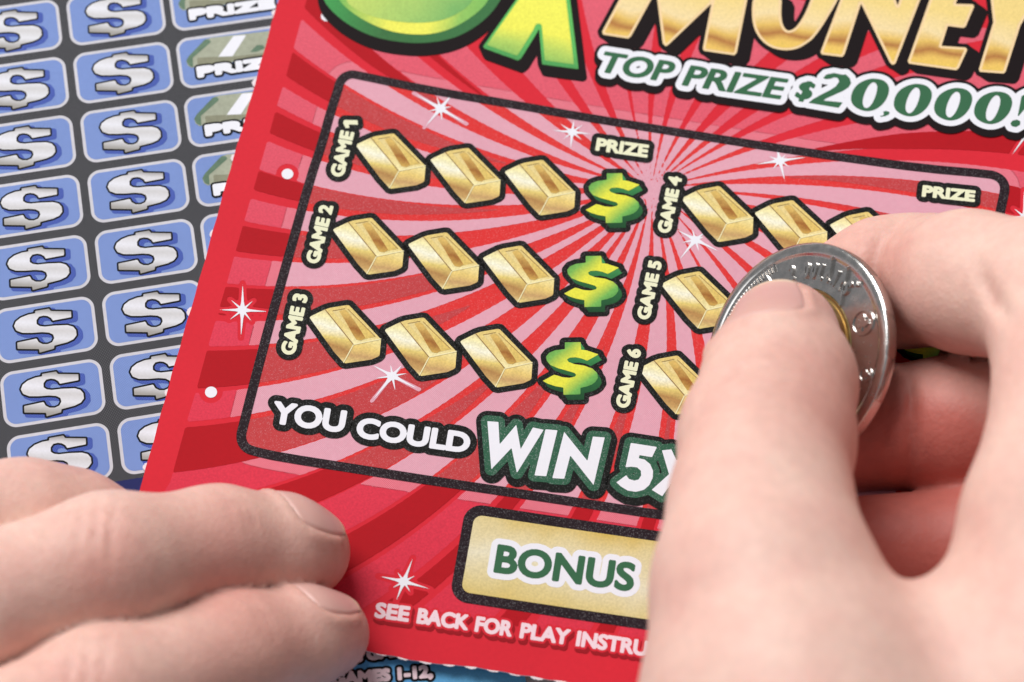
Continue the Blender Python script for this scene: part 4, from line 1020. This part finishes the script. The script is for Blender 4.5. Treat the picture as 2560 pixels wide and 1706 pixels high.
def surface_nets(F, lo, hi, h):
    xs = [np.arange(lo[i], hi[i]+h, h) for i in range(3)]
    nx, ny, nz_ = map(len, xs)
    V = np.empty((nx, ny, nz_), np.float32)
    for i in range(0, nx, 16):
        G = np.stack(np.meshgrid(xs[0][i:i+16], xs[1], xs[2], indexing='ij'), -1)
        V[i:i+16] = F(G)
    S = V < 0
    cell = np.zeros((nx-1, ny-1, nz_-1), np.int8)
    for dx in (0, 1):
        for dy in (0, 1):
            for dz in (0, 1):
                cell += S[dx:nx-1+dx, dy:ny-1+dy, dz:nz_-1+dz]
    mask = (cell > 0) & (cell < 8)
    idx_ = -np.ones(mask.shape, int); ii = np.argwhere(mask); idx_[mask] = np.arange(len(ii))
    acc = np.zeros((len(ii), 3)); cn = np.zeros(len(ii))
    corners = [(0, 0, 0), (1, 0, 0), (0, 1, 0), (1, 1, 0), (0, 0, 1), (1, 0, 1), (0, 1, 1), (1, 1, 1)]
    for a in range(8):
        for b_ in range(a+1, 8):
            ca, cb = np.array(corners[a]), np.array(corners[b_])
            if abs(ca-cb).sum() != 1: continue
            va = V[tuple((ii+ca).T)]; vb = V[tuple((ii+cb).T)]
            m_ = (va < 0) != (vb < 0)
            t = np.where(m_, va/(va-vb+1e-12), 0)
            acc += np.where(m_[:, None], ca+(cb-ca)*t[:, None], 0); cn += m_
    verts = np.array(lo)+h*(ii+acc/cn[:, None])
    faces = []
    for ax in range(3):
        o1, o2 = [(1, 2), (2, 0), (0, 1)][ax]
        sl0 = [slice(None)]*3; sl1 = [slice(None)]*3
        sl0[ax] = slice(0, -1); sl1[ax] = slice(1, None)
        A_, B2 = S[tuple(sl0)], S[tuple(sl1)]
        e = np.argwhere(A_ != B2)
        ok = (e[:, o1] > 0) & (e[:, o2] > 0) & (e[:, o1] < cell.shape[o1]) & (e[:, o2] < cell.shape[o2]) & (e[:, ax] < cell.shape[ax])
        e = e[ok]
        u1 = np.zeros(3, int); u1[o1] = 1
        u2 = np.zeros(3, int); u2[o2] = 1
        q = np.stack([idx_[tuple((e-u1-u2).T)], idx_[tuple((e-u2).T)], idx_[tuple(e.T)], idx_[tuple((e-u1).T)]], 1)
        fl = A_[tuple(e.T)]
        q[~fl] = q[~fl][:, ::-1]
        faces.append(q)
    return verts, np.concatenate(faces)

def skin_mat():
    m, nt, b = newmat('skin')
    geo = node(nt, 'ShaderNodeNewGeometry')
    at_ = node(nt, 'ShaderNodeAttribute', attribute_name='flush_shade')
    n1 = node(nt, 'ShaderNodeTexNoise'); n1.inputs['Scale'].default_value = 110; n1.inputs['Detail'].default_value = 4; n1.inputs['Roughness'].default_value = 0.6
    n2 = node(nt, 'ShaderNodeTexNoise'); n2.inputs['Scale'].default_value = 700; n2.inputs['Detail'].default_value = 3
    link(nt, geo.outputs['Position'], n1.inputs['Vector']); link(nt, geo.outputs['Position'], n2.inputs['Vector'])
    a = node(nt, 'ShaderNodeMapRange'); a.inputs[1].default_value = 0.32; a.inputs[2].default_value = 0.72; a.inputs[3].default_value = 0; a.inputs[4].default_value = 0.55
    link(nt, n1.outputs[0], a.inputs[0])
    base = mixc(nt, a.outputs[0], lin((228, 192, 178), 1.0), lin((216, 158, 148), 1.0))
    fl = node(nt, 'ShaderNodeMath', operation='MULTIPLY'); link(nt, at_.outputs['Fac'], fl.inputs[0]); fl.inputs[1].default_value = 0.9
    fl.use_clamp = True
    c2 = mixc(nt, fl.outputs[0], base, lin((180, 88, 78), 1.0))  # skin redness, deepened so it also paints shade into the right hand's hollow
    s = node(nt, 'ShaderNodeMapRange'); s.inputs[1].default_value = 0.3; s.inputs[2].default_value = 0.7; s.inputs[3].default_value = 0.95; s.inputs[4].default_value = 1.04
    link(nt, n2.outputs[0], s.inputs[0])
    h = node(nt, 'ShaderNodeHueSaturation'); link(nt, c2, h.inputs['Color']); link(nt, s.outputs[0], h.inputs['Value'])
    link(nt, h.outputs[0], b.inputs['Base Color'])
    b.inputs['Roughness'].default_value = 0.52
    b.inputs['Specular IOR Level'].default_value = 0.35
    b.inputs['Subsurface Weight'].default_value = 0.25
    b.inputs['Subsurface Radius'].default_value = (1.0, 0.32, 0.18)
    b.inputs['Subsurface Scale'].default_value = 0.0022
    vo = node(nt, 'ShaderNodeTexVoronoi'); vo.inputs['Scale'].default_value = 1500
    link(nt, geo.outputs['Position'], vo.inputs['Vector'])
    bu = node(nt, 'ShaderNodeBump'); bu.inputs['Strength'].default_value = 0.4; bu.inputs['Distance'].default_value = 0.00008
    link(nt, vo.outputs['Distance'], bu.inputs['Height'])
    bu2 = node(nt, 'ShaderNodeBump'); bu2.inputs['Strength'].default_value = 0.35; bu2.inputs['Distance'].default_value = 0.0005
    link(nt, n1.outputs[0], bu2.inputs['Height']); link(nt, bu.outputs[0], bu2.inputs['Normal'])
    wv = node(nt, 'ShaderNodeTexVoronoi', feature='DISTANCE_TO_EDGE'); wv.inputs['Scale'].default_value = 950
    link(nt, geo.outputs['Position'], wv.inputs['Vector'])
    wr = node(nt, 'ShaderNodeMapRange'); wr.inputs[2].default_value = 0.12; link(nt, wv.outputs['Distance'], wr.inputs[0])
    bu3 = node(nt, 'ShaderNodeBump'); bu3.inputs['Strength'].default_value = 0.12; bu3.inputs['Distance'].default_value = 0.0001
    link(nt, wr.outputs[0], bu3.inputs['Height']); link(nt, bu2.outputs[0], bu3.inputs['Normal'])
    link(nt, bu3.outputs[0], b.inputs['Normal'])
    return m
M['skin'] = skin_mat()
def nail_mat():
    m, nt, b = newmat('fingernail')
    uv = node(nt, 'ShaderNodeAttribute', attribute_name='along')
    cr = node(nt, 'ShaderNodeValToRGB'); link(nt, uv.outputs['Fac'], cr.inputs[0])
    e = cr.color_ramp.elements
    st_ = [(0.0, (216, 176, 168)), (0.12, (214, 170, 160)), (0.72, (208, 162, 156)), (0.86, (214, 172, 162)), (0.92, (228, 206, 180)), (1, (232, 214, 190))]
    while len(e) < len(st_): e.new(0.5)
    for i, (p, c) in enumerate(st_): e[i].position = p; e[i].color = lin(c, 1.0)
    link(nt, cr.outputs[0], b.inputs['Base Color'])
    b.inputs['Roughness'].default_value = 0.38; b.inputs['Specular IOR Level'].default_value = 0.5
    b.inputs['Subsurface Weight'].default_value = 0.2; b.inputs['Subsurface Radius'].default_value = (1, 0.4, 0.3); b.inputs['Subsurface Scale'].default_value = 0.001
    return m
M['nail'] = nail_mat()

def build_hand(name, F, lo, hi, h, flush_shade, nails, base, label):
    verts, faces = surface_nets(F, lo, hi, h)
    # pull the vertices onto the surface, then press the nail beds in and raise the folds round them
    for _ in range(2):
        e = 0.15
        g = np.stack([F(verts+np.eye(3)[i]*e)-F(verts-np.eye(3)[i]*e) for i in range(3)], -1)
        g /= np.linalg.norm(g, axis=1)[:, None]+1e-9
        verts = verts-g*np.clip(F(verts), -h, h)[:, None]*0.9
    for nl in nails:
        c, ax, N, Wd, L, R_ = nl[:6]
        sd = np.cross(ax, N)
        q = verts-c
        t = q @ ax; s = np.arctan2(q @ sd, q @ N)*R_
        near = (np.linalg.norm(q-np.outer(t, ax), axis=1) < R_*1.9) & (nl[6](verts) < 0.35)
        d = (np.abs(s/(Wd/2))**3.0+np.abs((t-L/2)/(L/2))**3.0)**(1/3.0)
        d = (d-1)*Wd/2
        bed = np.clip(-d/0.5, 0, 1)*0.35
        fold = np.exp(-((d-0.55)/0.6)**2)*0.42*np.where(t > L*0.8, 0.0, 1.0)
        verts = verts+g*np.where(near, fold-bed, 0)[:, None]
    hand = mesh_obj(name, verts, faces.tolist(), M['skin'], None, base, smooth=True)
    a = hand.data.attributes.new('flush_shade', 'FLOAT', 'POINT')
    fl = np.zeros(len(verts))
    for c, r, w in flush_shade: fl += w*np.exp(-((verts-c)**2).sum(1)/(r*r))
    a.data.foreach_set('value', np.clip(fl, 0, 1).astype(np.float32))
    hand['label'] = label; hand['category'] = 'hand'
    for nl in nails:
        c, ax, N, Wd, L, R_, Fn = nl
        sd = np.cross(ax, N); n_ = 26; m_ = 26
        pts = np.zeros((n_+1, m_+1, 3)); val = np.zeros((n_+1, m_+1)); keep = np.ones((n_+1, m_+1), bool)
        for i in range(n_+1):
            for j in range(m_+1):
                a_, b_ = 2*i/n_-1, 2*j/m_-1
                x, y = a_*math.sqrt(1-0.5*b_*b_*0.72), b_*math.sqrt(1-0.5*a_*a_*0.72)
                s, t = x*Wd/2, L/2+y*L/2*(1.0 if y < 0 else 1.0)
                ph = s/R_
                dr = N*math.cos(ph)+sd*math.sin(ph)
                p = c+ax*t+dr*(R_+5)
                rim = max(abs(a_), abs(b_))
                for _ in range(40):
                    dd = float(Fn(p[None])[0])
                    if dd < 0.01: break
                    p = p-dr*dd*0.8
                lift = 0.10 if rim < 0.97 else -0.25
                if y > 0.75: lift = 0.12+0.25*(y-0.75)
                pts[i, j] = p+dr*lift; val[i, j] = (y+1)/2
        v = pts.reshape(-1, 3); k = m_+1
        f = [(i*k+j, (i+1)*k+j, (i+1)*k+j+1, i*k+j+1) for i in range(n_) for j in range(m_)]
        nv = len(v)                                   # a free edge with thickness
        low_ = v-N*0.35
        v = np.concatenate([v, low_])
        f += [(i*k+m_, (i+1)*k+m_, nv+(i+1)*k+m_, nv+i*k+m_) for i in range(n_)]
        o = mesh_obj('fingernail', v, f, M['nail'], hand, c+ax*L/2+N*R_, smooth=True)
        at2 = o.data.attributes.new('along', 'FLOAT', 'POINT')
        vv = np.concatenate([val.ravel(), val.ravel()]).astype(np.float32)
        at2.data.foreach_set('value', vv)
    return hand

def solve_z(px, py, dist):
    """height at which the pixel's line of sight passes at signed distance dist from the coin's plane"""
    a, b_ = at(px, py, 0), at(px, py, 60)
    da, db = (a-CC) @ CN, (b_-CC) @ CN
    return at(px, py, 60*(dist-da)/(db-da))

# right hand: thumb on the coin's face, forefinger behind it, the others curled below
tipT = solve_z(1958, 842, 7.4)
TH = [(tipT, 6.9), (at(1948, 960, tipT[2]+6), 8.9), (at(1918, 1095, 33), 9.9), (at(1902, 1270, 39), 10.1), (at(1914, 1470, 42), 12.3), (at(1992, 1800, 42), 17), (at(2120, 2250, 42), 22)]
tipI = solve_z(2118, 738, -9.2)
IX = [(tipI, 7.2), (at(2215, 706, tipI[2]+3), 7.9), (at(2312, 700, tipI[2]+5), 7.9), (at(2420, 704, 24), 8.4), (at(2640, 742, 33), 9.2), (at(2700, 980, 42), 9.4), (at(2700, 1330, 46), 13), (at(2700, 1900, 44), 17)]
MI = [(at(2130, 1085, 8.5), 7.4), (at(2258, 1066, 9.5), 7.4), (at(2400, 1066, 11.5), 8.6), (at(2640, 1055, 14), 8.8), (at(2860, 960, 30), 9)]
RI = [(at(2170, 1392, 8.6), 7.6), (at(2460, 1382, 10), 8.2), (at(2800, 1300, 22), 9)]
PA = [(at(2620, 1950, 30), 20), (at(2900, 1750, 30), 22), (at(2800, 2200, 28), 26)]
PB = [(at(2150, 1900, 36), 15), (at(2680, 1780, 42), 17)]
def groove(P, c, ax_, view, r, depth, w, spread=30.0):
    """skin crease across a finger: on the side facing view, in the plane through c"""
    ax_ = ax_/np.linalg.norm(ax_); v_ = view-ax_*(view @ ax_); v_ /= np.linalg.norm(v_)
    q = P-c
    near = np.exp(-((q-v_*r)**2).sum(-1)/spread)
    return depth*near*np.exp(-((q @ ax_)/w)**2)
def hand_right(P):
    palm = smin(chain(P, PA, 6), chain(P, PB, 6), 10)
    a = smin(chain(P, TH), palm, 6)
    b_ = smin(chain(P, IX), palm, 6)
    axi = IX[3][0]-IX[1][0]
    b_ = b_+groove(P, IX[2][0], axi, cdir(0, 0.1, 1), 8, 1.0, 0.9, 60)+groove(P, IX[2][0]+RT*1.9, axi, cdir(0, -0.1, 1), 8, 0.4, 0.5, 40)
    b_ = b_+groove(P, at(2478, 800, 30), RT+UP*0.35, cdir(0, 0, 1), 7, 0.9, 0.8, 50)
    a = a+groove(P, TH[2][0]+cdir(-0.2, 0.1, 0)*2, TH[3][0]-TH[1][0], cdir(-0.2, 0.1, 1), 10, 0.6, 0.5, 40)+groove(P, TH[2][0]-UP*1.9, TH[3][0]-TH[1][0], cdir(-0.2, 0.1, 1), 10, 0.5, 0.5, 40)
    c_ = smin(chain(P, MI), palm, 5)+groove(P, MI[1][0], RT, cdir(0, 0, 1), 7.4, 0.7, 0.7, 60)
    d_ = smin(chain(P, RI), palm, 5)
    d = smin(smin(smin(a, b_, 3.0), c_, 1.2), d_, 1.2)
    d = np.maximum(d, sag(P[..., 0])+0.35-P[..., 2])
    return d
ax = TH[0][0]-TH[2][0]; ax /= np.linalg.norm(ax)
Nn_ = cdir(-0.5, 0.45, 0.72); Nn_ = Nn_-ax*(Nn_ @ ax); Nn_ /= np.linalg.norm(Nn_)
nails_r = [(TH[0][0]-ax*9.8, ax, Nn_, 13.6, 13.6, 8.0, lambda P: chain(P, TH))]
fl_r = [(TH[0][0], 9, 0.5), (TH[2][0]+cdir(0.6, 0.2, 0.6)*9, 9, 0.45), (IX[1][0]+cdir(0, 0.1, 1)*8, 6, 0.5), (MI[2][0]+cdir(-0.3, -0.3, 1)*7, 9, 0.8), (MI[0][0], 10, 0.8), (RI[0][0], 16, 0.7), (IX[0][0], 9, 0.3), (at(2300, 1330, 20), 14, 0.6)]  # fingertip and joint redness; curled-finger and hollow spots paint the hollow's shade
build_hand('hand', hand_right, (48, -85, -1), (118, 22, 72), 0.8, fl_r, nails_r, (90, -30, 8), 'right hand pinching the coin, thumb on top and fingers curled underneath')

# left hand: three fingers lying from the left, tips pressing the card flat
LM = [(at(764, 1381, 5.6), 5.5), (at(700, 1372, 8.0), 6.2), (at(545, 1362, 12.5), 6.7), (at(270, 1412, 19), 8.1), (at(-80, 1520, 22), 8.0), (at(-480, 1660, 24), 10)]
LI = [(at(817, 1586, 5.4), 5.2), (at(745, 1594, 8.2), 5.9), (at(590, 1628, 12.5), 6.8), (at(250, 1752, 20), 8.2), (at(-60, 1900, 24), 8.4), (at(-420, 2080, 26), 10.5)]
LR = [(at(262, 1330, 6.0), 5.6), (at(180, 1312, 8.5), 6.3), (at(60, 1300, 12.0), 6.9), (at(-230, 1330, 18), 7.9), (at(-620, 1440, 20), 9)]
def hand_left(P):
    m_, i_, r_ = chain(P, LM, 3), chain(P, LI, 3), chain(P, LR, 3)
    d = smin(smin(m_, i_, 0.4), r_, 0.4)
    back = cone_dist(P, at(-480, 1600, 22), at(-500, 2000, 22), 13, 14)
    d = smin(d, back, 8)
    for ch in (LM, LI):                      # folds behind the nail
        c0 = ch[2][0]; a0 = ch[1][0]-ch[3][0]
        for o_ in (-1.6, 0, 1.5): d = d+groove(P, c0+RT*o_, a0, cdir(0, 0.5, 0.85), 6.7, 0.2, 0.35, 16)
    # shallow creases over the middle joint
    for c0, r0, a0 in ((LM[3][0], 8.1, 0), (LI[3][0], 8.2, 0)):
        for o_ in (-2.2, -0.4, 1.4):
            q0 = c0+RT*o_
            e = np.sqrt(((P-q0) @ RT)**2+0*P[..., 0])
            near = np.exp(-(((P-c0-cdir(0, 0.6, 0.8)*r0)**2).sum(-1))/20.0)
            d = d+near*0.34*np.exp(-(e/0.4)**2)
    return np.maximum(d, np.where(P[..., 0] > -1.1, 0.12, -0.28)-P[..., 2])
def nail_for(ch, Ncam, W, L, R_, back):
    ax = ch[0][0]-ch[2][0]; ax = ax/np.linalg.norm(ax)
    N = cdir(*Ncam); N = N-ax*(N @ ax); N /= np.linalg.norm(N)
    return (ch[0][0]-ax*back, ax, N, W, L, R_, lambda P: chain(P, ch, 3))
nails_l = [nail_for(LM, (0.05, 0.92, 0.36), 9.6, 9.6, 5.6, 6.0), nail_for(LI, (0.05, 0.95, 0.3), 9.4, 9.2, 5.6, 5.8)]
fl_l = [(LM[0][0]+RT*2, 8, 0.55), (LI[0][0]+RT*2, 8, 0.55), (LM[2][0]+cdir(0, 0.1, 1)*6, 7, 0.4), (LM[3][0]+cdir(0, 0, 1)*8, 6, 0.5), (LI[2][0]+cdir(0.3, 0.3, 1)*6, 8, 0.45), (LI[3][0]+cdir(0, 0, 1)*8, 6, 0.4), (LR[1][0], 8, 0.3)]
build_hand('hand', hand_left, (-72, -78, -1), (38, -14, 42), 0.7, fl_l, nails_l, (-10, -40, 0), 'left hand at lower left, fingertips holding the tickets down')
